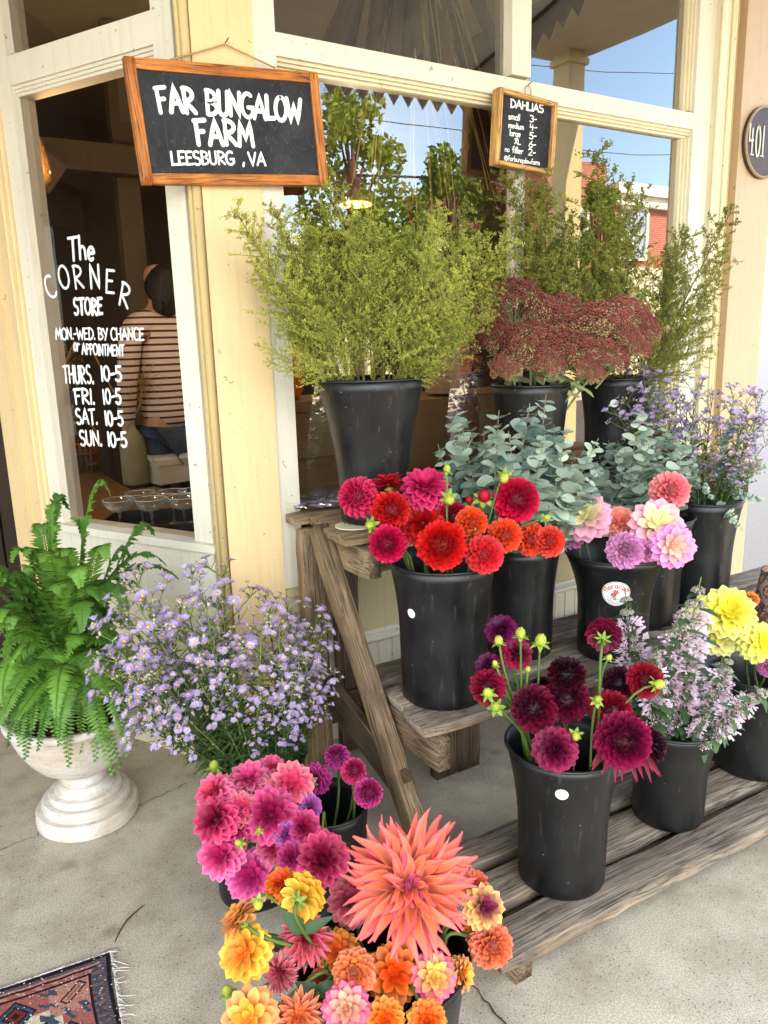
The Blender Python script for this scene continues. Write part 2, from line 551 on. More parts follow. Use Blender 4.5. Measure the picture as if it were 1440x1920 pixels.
G = {
    'A': (.72, [[(0, 0), (.36, 1), (.7, 0)], [(.12, .34), (.6, .36)]]),
    'B': (.6, [[(.06, 0), (.06, 1)], [(.0, .98)] + arc(.12, .75, .4, .23, 85, -85, 8) + arc(.12, .26, .48, .26, 88, -95, 8)]),
    'C': (.62, [arc(.36, .5, .36, .5, 50, 310, 14)]),
    'D': (.66, [[(.06, 0), (.06, 1)], arc(.05, .5, .58, .5, 95, -95, 12)]),
    'E': (.55, [[(.52, .98), (.05, .96), (.05, .02), (.54, .05)], [(.05, .52), (.42, .54)]]),
    'F': (.58, [[(.1, 0), (.06, .98)], [(-.04, .95), (.56, 1.0)], [(.06, .52), (.44, .55)]]),
    'G': (.68, [arc(.38, .5, .37, .5, 55, 325, 14) + [(.66, .42), (.38, .42)]]),
    'H': (.64, [[(.05, 0), (.05, 1)], [(.58, 0), (.58, 1)], [(.05, .5), (.58, .52)]]),
    'I': (.18, [[(.09, 0), (.09, 1)]]),
    'J': (.5, [[(.4, 1), (.4, .2)] + arc(.22, .2, .18, .2, 0, -170, 8)]),
    'L': (.5, [[(.05, 1), (.05, .03), (.5, .06)]]),
    'M': (.8, [[(.02, 0), (.12, 1), (.4, .3), (.68, 1), (.78, 0)]]),
    'N': (.66, [[(.05, 0), (.05, 1), (.58, .02), (.6, 1)]]),
    'O': (.7, [arc(.35, .5, .34, .5, 95, 450, 18)]),
    'P': (.56, [[(.06, 0), (.06, 1)], [(0, .98)] + arc(.1, .74, .44, .25, 88, -95, 9)]),
    'R': (.62, [[(.06, 0), (.06, 1)], [(0, .98)] + arc(.1, .74, .44, .25, 88, -92, 9) + [(.6, 0)]]),
    'S': (.56, [arc(.29, .75, .25, .25, 40, 265, 10) + arc(.27, .25, .27, .26, 85, -140, 10)]),
    'T': (.6, [[(.3, 0), (.3, .98)], [(-.02, .96), (.64, 1.0)]]),
    'U': (.62, [[(.05, 1), (.05, .3)] + arc(.3, .28, .25, .28, 180, 355, 10) + [(.56, 1)], ]),
    'V': (.62, [[(0, 1), (.32, 0), (.62, 1)]]),
    'W': (.9, [[(0, 1), (.2, 0), (.44, .75), (.66, 0), (.9, 1)]]),
    'X': (.6, [[(0, 1), (.6, 0)], [(.58, 1), (.02, 0)]]),
    'Y': (.58, [[(0, 1), (.28, .5)], [(.58, 1), (.2, 0)]]),
    '0': (.5, [arc(.25, .5, .24, .5, 95, 450, 16)]),
    '1': (.18, [[(.09, 0), (.09, 1)]]),
    '2': (.52, [arc(.25, .74, .24, .26, 160, -30, 9) + [(.02, .02), (.52, .04)]]),
    '3': (.5, [arc(.22, .76, .24, .24, 140, -80, 9) + arc(.22, .27, .27, .27, 85, -140, 10)]),
    '4': (.55, [[(.08, 1), (.04, .45), (.5, .47)], [(.38, .85), (.36, 0)]]),
    '5': (.52, [[(.5, 1), (.12, .98), (.08, .56)] + arc(.22, .3, .28, .3, 110, -140, 10)]),
    '6': (.5, [[(.42, 1), (.12, .55)] + arc(.26, .28, .23, .28, 150, 500, 14)]),
    '-': (.36, [[(.02, .45), (.34, .5)]]),
    '.': (.14, [[(.05, .0), (.08, .1)]]),
    ',': (.16, [[(.1, .1), (.03, -.16)]]),
    ':': (.14, [[(.06, .05), (.08, .13)], [(.06, .5), (.08, .58)]]),
    'a': (.46, [arc(.22, .26, .2, .26, 60, 400, 12), [(.43, .54), (.43, 0)]]),
    'b': (.46, [[(.05, 1), (.05, .02)], arc(.24, .26, .2, .26, 150, -150, 10)]),
    'c': (.4, [arc(.22, .27, .2, .27, 50, 310, 10)]),
    'd': (.46, [arc(.22, .26, .2, .26, 60, 400, 12), [(.43, 1), (.43, 0)]]),
    'e': (.44, [[(.04, .27), (.4, .3)] + arc(.22, .27, .19, .27, 10, 310, 11)]),
    'f': (.34, [arc(.26, .82, .14, .18, 60, 180, 6) + [(.12, 0)], [(0, .52), (.32, .54)]]),
    'g': (.46, [arc(.22, .26, .2, .26, 60, 400, 12), [(.43, .54), (.42, -.2)] + arc(.24, -.2, .18, .18, 0, -150, 6)]),
    'h': (.46, [[(.05, 1), (.05, 0)], [(.05, .3)] + arc(.22, .3, .18, .24, 160, 0, 7) + [(.42, 0)]]),
    'i': (.14, [[(.07, 0), (.07, .54)], [(.07, .72), (.08, .78)]]),
    'l': (.14, [[(.07, 0), (.07, 1)]]),
    'm': (.68, [[(.05, .54), (.05, 0)], arc(.2, .34, .14, .2, 180, 0, 6) + [(.34, 0)], arc(.48, .34, .14, .2, 180, 0, 6) + [(.62, 0)]]),
    'n': (.44, [[(.05, .54), (.05, 0)], arc(.22, .34, .17, .2, 180, 0, 7) + [(.4, 0)]]),
    'o': (.44, [arc(.22, .27, .2, .27, 90, 450, 12)]),
    'r': (.34, [[(.05, .54), (.05, 0)], [(.05, .3)] + arc(.2, .34, .15, .2, 160, 40, 5)]),
    's': (.36, [arc(.19, .4, .15, .14, 40, 260, 7) + arc(.17, .14, .16, .14, 80, -140, 7)]),
    't': (.3, [[(.14, .9), (.14, .1), (.26, .02)], [(0, .58), (.3, .6)]]),
    'u': (.44, [[(.05, .54), (.05, .2)] + arc(.21, .2, .16, .2, 180, 350, 7), [(.4, .54), (.4, 0)]]),
    'w': (.6, [[(0, .54), (.14, 0), (.3, .4), (.45, 0), (.6, .54)]]),
    'x': (.4, [[(0, .54), (.4, 0)], [(.4, .54), (0, 0)]]),
    '@': (.8, [arc(.4, .4, .18, .2, 60, 400, 10) + [(.62, .2)] + arc(.4, .4, .38, .42, -20, 300, 16)]),
}


def text_width(txt, h, sp=.12, wide=1.0):
    return sum((.34 if ch == ' ' else G[ch][0] * wide + sp) * h for ch in txt) - sp * h


def letter(mb, txt, x, y, h, w, sp=.12, wide=1.0, slant=.05, rng=None, fn=None, fn_letter=None, ang=0.0):
    """lay strokes out in a plane (u right, v up); fn maps (u, v, lift) to 3-D; one mitred ribbon per stroke"""
    rng = rng or R_
    ca, sa = math.cos(ang), math.sin(ang)
    u0 = 0.0
    for ch in txt:
        if ch == ' ':
            u0 += .34 * h
            continue
        gw, strokes = G[ch]
        dy = rng.uniform(-.03, .03) * h
        rot = rng.uniform(-.04, .04)
        for st in strokes:
            pts = []
            for (a, b) in st:
                uu, vv = u0 + (a * wide + slant * b) * h, b * h + dy
                uu += -rot * (vv) * .6
                if fn_letter: uu, vv = fn_letter(uu, vv)
                pts.append(Vector((x + uu * ca - vv * sa, y + uu * sa + vv * ca)))
            letter.k += 1
            ribbon(mb, pts, w * rng.uniform(.88, 1.12), fn, .0002 + (letter.k % 13) * .00005)
        u0 += (gw * wide + sp) * h


letter.k = 0


def ribbon(mb, pts, w, fn, lift, m=0):
    q = [pts[0]]
    for a, b in zip(pts, pts[1:]):
        n = max(1, int((b - a).length / (w * 1.5)))
        for k in range(1, n + 1): q.append(a.lerp(b, k / n))
    if len(q) < 2: return
    t0 = (q[1] - q[0]).normalized(); t1 = (q[-1] - q[-2]).normalized()
    q = [q[0] - t0 * w * .38] + q + [q[-1] + t1 * w * .38]
    L, Rr = [], []
    for i, p in enumerate(q):
        a = (p - q[i - 1]).normalized() if i else None
        b = (q[i + 1] - p).normalized() if i < len(q) - 1 else None
        if a is None: a = b
        if b is None: b = a
        t = a + b
        t = t.normalized() if t.length > .2 else a
        nn = Vector((-t.y, t.x))
        k = 1.0 / max(.55, nn.dot(Vector((-a.y, a.x))))
        hw = w * .5 * min(k, 1.6) * (.45 if i in (0, len(q) - 1) else 1.0)
        L.append(p + nn * hw); Rr.append(p - nn * hw)
    ia = [mb.vert(fn(p.x, p.y, lift)) for p in L]
    ib = [mb.vert(fn(p.x, p.y, lift)) for p in Rr]
    for i in range(len(q) - 1): mb.face((ib[i], ib[i + 1], ia[i + 1], ia[i]), m)

# ------------------------------------------------------------------ the setting: ground, road, pavements
YW = 2.40
XC = 0.8446
LD = Vector((-.4762, .8793, 0)); LN = Vector((-.8793, -.4762, 0))
PC = Vector((XC, YW, 0))
LM = Matrix(((LD.x, LN.x, 0, PC.x), (LD.y, LN.y, 0, PC.y), (0, 0, 1, 0), (0, 0, 0, 1)))   # left wall frame: u away, v outwards, z up

t = NT('concrete')
p = t.pos()
big = t.noise(p, .9, 5, .6)
med = t.noise(p, 6, 6, .65)
spk = t.noise(p, 230, 3, .6)
vo = t.new('ShaderNodeTexVoronoi'); t.l.new(p, vo.inputs['Vector']); vo.inputs['Scale'].default_value = 85
vo2 = t.new('ShaderNodeTexVoronoi'); t.l.new(p, vo2.inputs['Vector']); vo2.inputs['Scale'].default_value = 5
c = t.mix(t.ramp(big, [(.35, 0), (.65, 1)]), S(190, 179, 158), S(212, 201, 180))
c = t.mix(t.ramp(med, [(.42, 0), (.68, .8)]), c, S(158, 144, 122))
c = t.mix(t.ramp(spk, [(.42, .6), (.56, 0)]), c, S(140, 131, 118))
c = t.mix(t.math('MULTIPLY', t.ramp(vo.outputs['Distance'], [(.1, 1), (.2, 0)]), t.ramp(med, [(.44, 0), (.52, .9)])), c, S(78, 70, 62))
c = t.mix(t.ramp(vo2.outputs['Distance'], [(.05, .45), (.16, 0)]), c, S(118, 102, 82))
t.bump(t.mix(.5, spk, med), .35, .003)
M['concrete'] = t.fin(c, .85, .2)
M['asphalt'] = plain('asphalt', S(62, 62, 65), .9, .2, .15, 30)
M['mortar_line'] = plain('crack_dark', S(66, 60, 54), .9, .1, .1)

mb = MB(); mb.box((-250, -250, -.6), (250, 250, -.16))
tag(mb.build('road', M['asphalt']), 'grey asphalt road across from the shop', None, None, 'structure')
mb = MB(); mb.box((-60, -3.6, -.3), (3.95, 60, 0))
tag(mb.build('pavement', M['concrete']), 'concrete porch floor and pavement in front of the shop', None, None, 'structure')
mb = MB(); mb.box((3.952, -3.6, -.3), (4.10, 60, -.004)); tag(mb.build('kerb', M['concrete']), 'concrete kerb at the end of the porch floor', None, None, 'structure')
mb = MB(); mb.box((-60, -40, -.3), (80, -9.0, -.02))
tag(mb.build('pavement', M['concrete']), 'far pavement across the road', None, None, 'structure')


def crack(pts, w, z=.004):
    mb = MB()
    q = []
    for a, b in zip(pts, pts[1:]):
        a, b = Vector(a), Vector(b)
        for k in range(6):
            q.append(a.lerp(b, k / 6) + Vector((R_.uniform(-1, 1), R_.uniform(-1, 1), 0)) * .006)
    q.append(Vector(pts[-1]))
    ia, ib = [], []
    for i, p in enumerate(q):
        d = (q[min(i + 1, len(q) - 1)] - q[max(i - 1, 0)]).normalized()
        nn = Vector((-d.y, d.x, 0)) * w * R_.uniform(.3, 1) * .5
        ia.append(mb.vert((p + nn).to_tuple()[:2] + (z,))); ib.append(mb.vert((p - nn).to_tuple()[:2] + (z,)))
    for i in range(len(q) - 1): mb.face((ib[i], ib[i + 1], ia[i + 1], ia[i]))
    tag(mb.build('floor_crack', M['mortar_line']), 'thin dark crack in the concrete floor', None, None, 'structure')


crack([at_z(885, 1850), at_z(935, 1905), at_z(985, 1990)], .006)
crack([at_z(-20, 1602), at_z(70, 1570), at_z(90, 1545)], .004)
crack([at_z(255, 1515), at_z(310, 1490), at_z(350, 1470)], .004)

# ------------------------------------------------------------------ the shop
shop = empty('shop_building', (0, 0, 0), 'pale yellow and white wooden corner shop with large paned windows', 'shop')


def rbox(mb, x0, x1, z0, z1, y0, y1, m=0):
    mb.box((x0, y0, z0), (x1, y1, z1), m)


def lbox(mb, u0, u1, z0, z1, v0, v1, m=0):
    mb.box((u0, v0, z0), (u1, v1, z1), m, LM)


HT = 6.6
# corner post: flat yellow face towards the street, beads at the edge
mb = MB(); rbox(mb, XC + .012, 1.052, 0, HT, YW - .012, YW + .14)
mb.build('corner_post', M['yellow_paint'], shop)
mb = MB()
for dx, r in ((-.004, .014), (-.022, .007), (.016, .005)):
    mb.tube([(XC + dx, YW - .006 + abs(dx) * .3, 0), (XC + dx, YW - .006 + abs(dx) * .3, HT)], r, 10)
mb.build('corner_bead', M['tan_paint'], shop, True)

# right window --------------------------------------------------
GX0, GX1, GZ0, GZ1, GZ2, GZ3 = 1.13, 3.14, .80, 2.332, 2.44, 3.25
mb = MB()
rbox(mb, 1.054, GX0, .64, 3.40, YW - .004, YW + .09)               # left stile
rbox(mb, GX1, 3.255, .64, 3.40, YW - .004, YW + .09)               # right stile
rbox(mb, GX0, GX1, GZ1 + .028, GZ2 - .014, YW - .002, YW + .085)   # transom rail
rbox(mb, GX0, GX1, GZ3, 3.40, YW - .002, YW + .085)
rbox(mb, GX0, GX1, .66, GZ0, YW - .002, YW + .085)
fr = mb.build('window', M['white_paint'], shop)
mb = MB()                                                          # stepped glazing moulding along the rails and stiles
for k, (h, y) in enumerate(((.0, .012), (.010, .022), (.020, .034))):
    rbox(mb, GX0, GX1, GZ1 - h + .018, GZ1 - h + .028, YW + y, YW + .08)
    rbox(mb, GX1 - .01 - h, GX1 - h, GZ0 + .002, GZ1 - .004, YW + y, YW + .08)
    rbox(mb, GX1 - .01 - h, GX1 - h, GZ2, GZ3 - .002, YW + y, YW + .08)
    rbox(mb, GX0, GX1, GZ2 - .014 + h * .45, GZ2 - .0096 + h * .45, YW + y, YW + .08)
mb.build('moulding', M['cream_paint'], fr)
mb = MB()
rbox(mb, 2.094, 2.187, GZ2 + .002, GZ3 - .002, YW + .006, YW + .075)
mb.build('mullion', M['white_paint'], fr)
mb = MB()
rbox(mb, 2.133, 2.183, GZ0 + .002, GZ1 - .004, YW + .028, YW + .075)
mb.build('mullion', M['white_paint'], fr)
GY = YW + .055
for (x0, x1, z0, z1) in ((GX0, 2.134, GZ0, GZ1), (2.182, GX1, GZ0, GZ1), (GX0, 2.096, GZ2, GZ3), (2.185, GX1, GZ2, GZ3)):
    mb = MB(); mb.quad((x0, GY, z0), (x1, GY, z0), (x1, GY, z1), (x0, GY, z1))
    mb.build('glass', M['glass'], fr)
# trims right of the window and the pilaster
mb = MB()
rbox(mb, 3.257, 3.30, 0, HT, YW - .03, YW + .1)
rbox(mb, 3.302, 3.36, 0, HT, YW - .015, YW + .1)
for x in (3.262, 3.31, 3.352, 3.37):
    mb.tube([(x, YW - .03 + (.012 if x > 3.3 else 0), 0), (x, YW - .03 + (.012 if x > 3.3 else 0), HT)], .008, 8)
mb.build('fluted_trim', M['cream_paint'], shop, True)
mb = MB(); rbox(mb, 3.362, 3.433, 0, HT, YW + .006, YW + .1)
mb.build('recess_board', M['tan_paint'], shop)
mb = MB(); rbox(mb, 3.435, 3.72, 0, HT, YW - .03, YW + .15)
mb.build('pilaster', M['pink_paint'], shop)
mb = MB(); rbox(mb, 1.056, 3.254, 3.402, HT, YW, YW + .15)
mb.build('upper_wall', M['siding_paint'], shop)
# panels below the right window: sill, siding, cap moulding, beadboard
mb = MB()
rbox(mb, 1.056, 3.254, .615, .638, YW - .03, YW + .1)
for k in range(2):
    z0 = .415 + k * .10
    a = [(1.056, YW - .022 + .0, z0), (3.254, YW - .022, z0), (3.254, YW - .008, z0 + .097), (1.056, YW - .008, z0 + .097)]
    mb.quad(*a); mb.quad((1.056, YW, z0), (3.254, YW, z0), a[1], a[0])
mb.build('siding', M['siding_paint'], shop)
mb = MB()
rbox(mb, 1.056, 3.254, .372, .395, YW - .045, YW + .05)
rbox(mb, 1.056, 3.254, .397, .412, YW - .03, YW + .05)
mb.tube([(1.056, YW - .045, .384), (3.254, YW - .045, .384)], .0105, 8)
mb.build('cap_moulding', M['white_paint'], shop, True)
mb = MB()
x = 1.058
while x < 3.24:
    rbox(mb, x, x + .055, .02, .37, YW - .012, YW + .05)
    mb.tube([(x + .0585, YW - .008, .02), (x + .0585, YW - .008, .37)], .003, 6)
    x += .062
rbox(mb, 1.056, 3.254, .0, .37, YW + .0, YW + .04)
mb.build('beadboard', M['white_paint'], shop)

# left window (cheek of the entry) -------------------------------
LU0, LU1, LZ0, LZ1, LZ2, LZ3 = .125, .80, .84, 2.345, 2.462, 3.25
mb = MB()
lbox(mb, .045, LU0, .0, HT, -.09, .004)
lbox(mb, LU1, .865, .0, 3.4, -.09, .003)
lbox(mb, LU0, LU1, LZ1 + .026, LZ2, -.085, .002)
lbox(mb, LU0, LU1, LZ3, 3.4, -.085, .002)
lbox(mb, LU0, LU1, .62, LZ0 - .03, -.085, .002)
lf = mb.build('window', M['white_paint'], shop)
mb = MB()
for k, (h, y) in enumerate(((.0, -.008), (.010, -.015), (.020, -.022))):
    lbox(mb, LU0, LU1, LZ1 - h + .016, LZ1 - h + .026, -.08, y)
mb.build('moulding', M['white_paint'], lf)
mb = MB(); lbox(mb, .02, .9, LZ0 - .03, LZ0 - .002, -.09, .03)
mb.build('sill', M['white_paint'], lf)
mb = MB()
for (z0, z1) in ((LZ0, LZ1), (LZ2, LZ3)):
    q = [LM @ Vector(v) for v in ((LU0, -.03, z0), (LU1, -.03, z0), (LU1, -.03, z1), (LU0, -.03, z1))]
    mb.quad(*q[::-1])
mb.build('glass', M['side_glass'], lf)
mb = MB(); lbox(mb, .0, .043, 0, HT, -.09, -.004)
mb.build('corner_board', M['cream_paint'], shop)
mb = MB()
lbox(mb, .867, .915, 0, HT, -.09, .012)
lbox(mb, .917, 1.13, 0, HT, -.09, -.004); lbox(mb, 1.0, 1.012, 0, HT, -.02, .004)
for u in (.873, .908, .925):
    a = LM @ Vector((u, .012 if u < .92 else -.004, 0)); mb.tube([a, a + Vector((0, 0, HT))], .006, 8)
mb.build('door_casing', M['yellow_paint'], shop)
mb = MB()
lbox(mb, .043, .866, .0, .62, -.08, -.004); lbox(mb, .05, .866, 0, .12, -.06, .014); mb.build('apron', M['cream_paint'], shop)
mb = MB(); lbox(mb, .045, .866, 3.402, HT, -.09, .0); mb.build('upper_wall', M['cream_paint'], shop)
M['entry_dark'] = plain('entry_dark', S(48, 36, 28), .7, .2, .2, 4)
# recessed entry: door at the back, far cheek, street wall beyond
DY = YW + LD.y * 1.14
DX = XC + LD.x * 1.14
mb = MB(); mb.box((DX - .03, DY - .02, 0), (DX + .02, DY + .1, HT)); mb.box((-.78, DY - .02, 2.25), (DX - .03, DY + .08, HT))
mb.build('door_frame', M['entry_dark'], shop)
mb = MB(); mb.box((-2.0, YW + .12, 2.9), (DX, DY, 2.95)); mb.build('added_soffit', M['tan_paint'], shop)  # unseen soffit added to keep light out of the recess
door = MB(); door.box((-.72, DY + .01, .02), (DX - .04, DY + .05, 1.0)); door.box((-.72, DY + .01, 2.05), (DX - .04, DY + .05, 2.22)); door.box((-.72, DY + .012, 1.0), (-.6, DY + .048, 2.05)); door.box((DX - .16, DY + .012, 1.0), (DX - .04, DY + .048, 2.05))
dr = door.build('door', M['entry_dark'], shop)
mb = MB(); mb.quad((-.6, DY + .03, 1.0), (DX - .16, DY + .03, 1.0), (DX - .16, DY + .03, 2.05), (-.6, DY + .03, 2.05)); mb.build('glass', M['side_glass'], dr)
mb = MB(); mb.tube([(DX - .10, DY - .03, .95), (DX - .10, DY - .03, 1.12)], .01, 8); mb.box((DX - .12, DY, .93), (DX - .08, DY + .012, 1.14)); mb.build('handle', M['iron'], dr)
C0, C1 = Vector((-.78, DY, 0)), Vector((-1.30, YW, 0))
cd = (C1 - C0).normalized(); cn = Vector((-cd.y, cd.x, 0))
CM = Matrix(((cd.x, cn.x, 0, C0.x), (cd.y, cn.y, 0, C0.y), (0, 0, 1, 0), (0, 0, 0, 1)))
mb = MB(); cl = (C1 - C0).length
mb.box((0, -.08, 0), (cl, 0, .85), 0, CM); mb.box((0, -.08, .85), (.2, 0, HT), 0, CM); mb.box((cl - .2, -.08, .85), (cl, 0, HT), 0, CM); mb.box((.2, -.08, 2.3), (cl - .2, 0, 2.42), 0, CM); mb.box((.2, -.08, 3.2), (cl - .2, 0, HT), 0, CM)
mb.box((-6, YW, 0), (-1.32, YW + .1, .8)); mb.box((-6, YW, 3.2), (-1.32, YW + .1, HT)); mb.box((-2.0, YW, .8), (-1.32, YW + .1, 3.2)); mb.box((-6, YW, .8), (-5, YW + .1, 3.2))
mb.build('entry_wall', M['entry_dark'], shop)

# lettering painted on the left pane
def lplane(px, py):
    d = Vector(ray(px, py)); o = Vector(EYEP); pp = PC + LN * -.028
    t_ = (pp - o).dot(LN) / d.dot(LN); q = o + d * t_ - PC
    return -q.dot(LD), q.z


def lfn(a, b, l):
    return PC - LD * a + LN * (-.0285 + l * .6) + Vector((0, 0, b))


def fit(mb, txt, pl, fn, p0, p1, htop, w, sp=.1, slant=.04, **kw):
    """write txt from pixel p0 (baseline left) to p1 (baseline right), cap top at pixel height htop above p0"""
    a, b = pl(*p0); c_, d_ = pl(*p1); e_, f_ = pl(p0[0], p0[1] - htop)
    h = f_ - b
    ang = math.atan2(d_ - b, c_ - a)
    W = math.hypot(c_ - a, d_ - b)
    fixed = sum((.34 if ch == ' ' else sp) * h for ch in txt)
    free = sum(0 if ch == ' ' else G[ch][0] * h for ch in txt)
    wide = max(.35, min(1.7, (W - fixed) / free))
    letter(mb, txt, a, b, h, w, sp, wide, slant, None, fn, None, ang)


mb = MB()
W1 = .0105
fit(mb, 'The', lplane, lfn, (130, 488), (180, 486), 44, W1)
for ch, (x, y), r in zip('CORNER', ((95, 562), (116, 545), (141, 541), (170, 541), (198, 548), (222, 570)), (.45, .22, .05, -.05, -.18, -.35)):
    a, b = lplane(x, y)
    letter(mb, ch, a, b, .078, W1 * .9, 0, .95, .03, None, lfn, None, r)
fit(mb, 'STORE', lplane, lfn, (139, 589), (194, 590), 30, W1)
mb.build('shop_name', M['chalk'], lf)
mb = MB()
W2 = .0062
fit(mb, 'MON.-WED. BY CHANCE', lplane, lfn, (105, 636), (271, 638), 21, W2, .08)
fit(mb, 'or', lplane, lfn, (138, 658), (149, 658), 26, W2, .05, .2)
fit(mb, 'APPOINTMENT', lplane, lfn, (154, 664), (234, 668), 20, W2, .06)
W3 = .0088
for a, b, q in ((('THURS.', (120, 718), (178, 719), 32), ('10-5', (190, 714), (230, 715), 27), 0), (('FRI.', (141, 757), (180, 758), 28), ('10-5', (194, 757), (229, 757), 27), 0),
                (('SAT.', (144, 795), (185, 796), 28), ('10-5', (198, 797), (233, 798), 26), 0), (('SUN.', (151, 834), (193, 836), 27), ('10-5', (203, 837), (240, 837), 26), 0)):
    for it in (a, b): fit(mb, it[0], lplane, lfn, it[1], it[2], it[3], W3, .1)
mb.build('opening_hours', M['chalk'], lf)

# interior shell
M['in_dark'] = plain('interior_brown', S(70, 54, 42), .8, .2, .2, 2)
M['in_cream'] = plain('interior_cream', S(196, 180, 150), .8, .2, .1, 3)
M['in_floor'] = M['brown_wood']
mb = MB()
mb.box((-4, 6.1, 0), (3.6, 6.2, 3.4)); mb.box((3.5, 2.62, 0), (3.6, 6.1, 3.4)); mb.box((-4, 3.6, 0), (-3.9, 6.1, 3.4))
mb.build('interior_wall', M['in_dark'], shop)
mb = MB(); mb.box((-4, 3.50, -.02), (3.6, 6.1, .012)); mb.box((.9, 2.56, -.02), (3.6, 3.50, .012))
mb.build('interior_floor', M['brown_wood'], shop)
mb = MB(); mb.box((-4, 2.56, 3.42), (3.6, 6.1, 3.5)); mb.build('interior_ceiling', M['in_cream'], shop)
mb = MB(); mb.box((-6, 2.56, HT), (3.76, 8.5, HT + .1)); mb.build('roof', M['asphalt'], shop)
mb = MB(); mb.box((3.61, 2.552, 0), (3.75, 8.5, HT)); mb.build('side_wall', M['siding_paint'], shop)
mb = MB()   # posts, beam and a sloping board inside
mb.box((.55, 4.6, 0), (.67, 4.72, 3.4)); mb.box((1.32, 5.2, 0), (1.46, 5.3, 3.4)); mb.box((-.4, 5.0, 2.5), (3.4, 5.12, 2.66))
a, b = Vector((.0, 4.5, 2.9)), Vector((.80, 4.5, 2.28))
M['in_beam'] = plain('interior_beam', S(106, 90, 70), .8, .2, .12, 3)
dd = (b - a).normalized(); nn = Vector((-dd.z, 0, dd.x))
mb.quad(a, b, b + nn * .16, a + nn * .16); mb.quad(a + Vector((0, .05, 0)), a + nn * .16 + Vector((0, .05, 0)), b + nn * .16 + Vector((0, .05, 0)), b + Vector((0, .05, 0)))
mb.quad(a + nn * .16, b + nn * .16, b + nn * .16 + Vector((0, .05, 0)), a + nn * .16 + Vector((0, .05, 0)))
mb.build('interior_timber', M['in_beam'], shop)
# ------------------------------------------------------------------ awning over the porch with a zigzag edge
aw = empty('awning', (0, 0, 0), 'grey canvas awning over the porch with a zigzag lower edge, mirrored in the window', 'awning')
M['canvas'] = plain('canvas', S(176, 172, 164), .8, .2, .06, 8, .4)
AX0, AX1, AY, AZ0, AZ1 = -4.5, 3.95, -.25, 3.36, 3.95
mb = MB(); mb.quad((AX0, YW, AZ1), (AX0, AY, AZ0), (AX1, AY, AZ0), (AX1, YW, AZ1)); mb.quad((AX0, YW, AZ1 + .01), (AX1, YW, AZ1 + .01), (AX1, AY, AZ0 + .01), (AX0, AY, AZ0 + .01))
mb.build('canopy', M['canvas'], aw)


def zig(p0, p1, drop, step):
    mb = MB(); n = int((p1 - p0).length / step); d = (p1 - p0) / n
    for k in range(n):
        a = p0 + d * k; b = p0 + d * (k + 1); m_ = (a + b) / 2
        for off in (0, .004):
            o = Vector((-d.y, d.x, 0)).normalized() * off
            i = [mb.vert(v + o) for v in (a, b, b - Vector((0, 0, drop)), m_ - Vector((0, 0, drop + .09)), a - Vector((0, 0, drop)))]
            mb.face(i if off else i[::-1])
    mb.build('valance', M['canvas'], aw)


zig(Vector((AX0, AY, AZ0)), Vector((AX1, AY, AZ0)), .12, .13)
zig(Vector((AX1, AY, AZ0)), Vector((AX1, YW, AZ1)), .12, .13)
mb = MB()
for x in (AX0 + .03, -1.5, 1.4, AX1 - .03): mb.tube([(x, YW, AZ1 - .02), (x, AY, AZ0 - .02)], .014, 6)
mb.tube([(AX0, AY, AZ0 - .02), (AX1, AY, AZ0 - .02)], .014, 6)
mb.build('awning_frame', M['iron'], aw)
# neighbouring porch (seen only in the glass)
pr = empty('neighbouring_porch', (0, 0, 0), 'white painted porch with square column next door, mirrored in the window', 'porch')
mb = MB(); mb.box((6.0, -1.36, -.16), (6.22, -1.14, 4.2)); mb.box((5.95, -1.41, -.16), (6.27, -1.09, .1)); mb.box((5.97, -1.39, 4.08), (6.25, -1.11, 4.14)); mb.build('column', M['tan_paint'], pr)
mb = MB(); mb.box((4.9, -1.5, 4.2), (6.35, 2.3, 4.5)); mb.build('porch_roof', M['in_cream'], pr)
mb = MB(); mb.box((-6, 8.4, 0), (3.6, 8.5, HT)); mb.build('back_wall', M['siding_paint'], shop)


# ------------------------------------------------------------------ timber pieces
def plank(mb, M4, L, w, h, r=.004, jit=.0015, seed=0, n=14, m=0):
    """a board: length along local x (0..L), width y (0..w), thickness z (0..h), rounded, slightly uneven edges"""
    rg = random.Random(seed * 7 + 3)
    off = (rg.uniform(0, 40), rg.uniform(0, 40), rg.uniform(0, 40))
    k = .293
    prof = [(0, r), (k * r, k * r), (r, 0), (w - r, 0), (w - k * r, k * r), (w, r), (w, h - r), (w - k * r, h - k * r), (w - r, h), (r, h), (k * r, h - k * r), (0, h - r)]
    rings = []
    ph = [rg.uniform(0, 6.28) for _ in range(4)]
    for i in range(n + 1):
        x = L * i / n
        e = r * .7 if i in (0, n) else 0
        ring = []
        dy0 = math.sin(x * 9 + ph[0]) * jit + rg.uniform(-1, 1) * jit
        dy1 = math.sin(x * 7 + ph[1]) * jit + rg.uniform(-1, 1) * jit
        for j, (a, b) in enumerate(prof):
            aa = a + (dy0 if a < w / 2 else dy1)
            if e: aa = min(max(aa, e), w - e); b = min(max(b, e), h - e)
            c = 0.55 * rg.random() if j in (0, 1, 2, 3, 4, 5, 6, 7, 8, 9, 10, 11) and j in (0, 4, 7, 10, 1) else .06
            ring.append(mb.vert(M4 @ Vector((x, aa, b)), (c if rg.random() < .75 else 0, .5, rg.random()), (x + off[0], aa + off[1], b + off[2])))
        rings.append(ring)
    for A, B in zip(rings, rings[1:]):
        for j in range(12): mb.face((A[j], A[(j + 1) % 12], B[(j + 1) % 12], B[j]), m)
    mb.face(rings[0][::-1], m); mb.face(rings[-1], m)


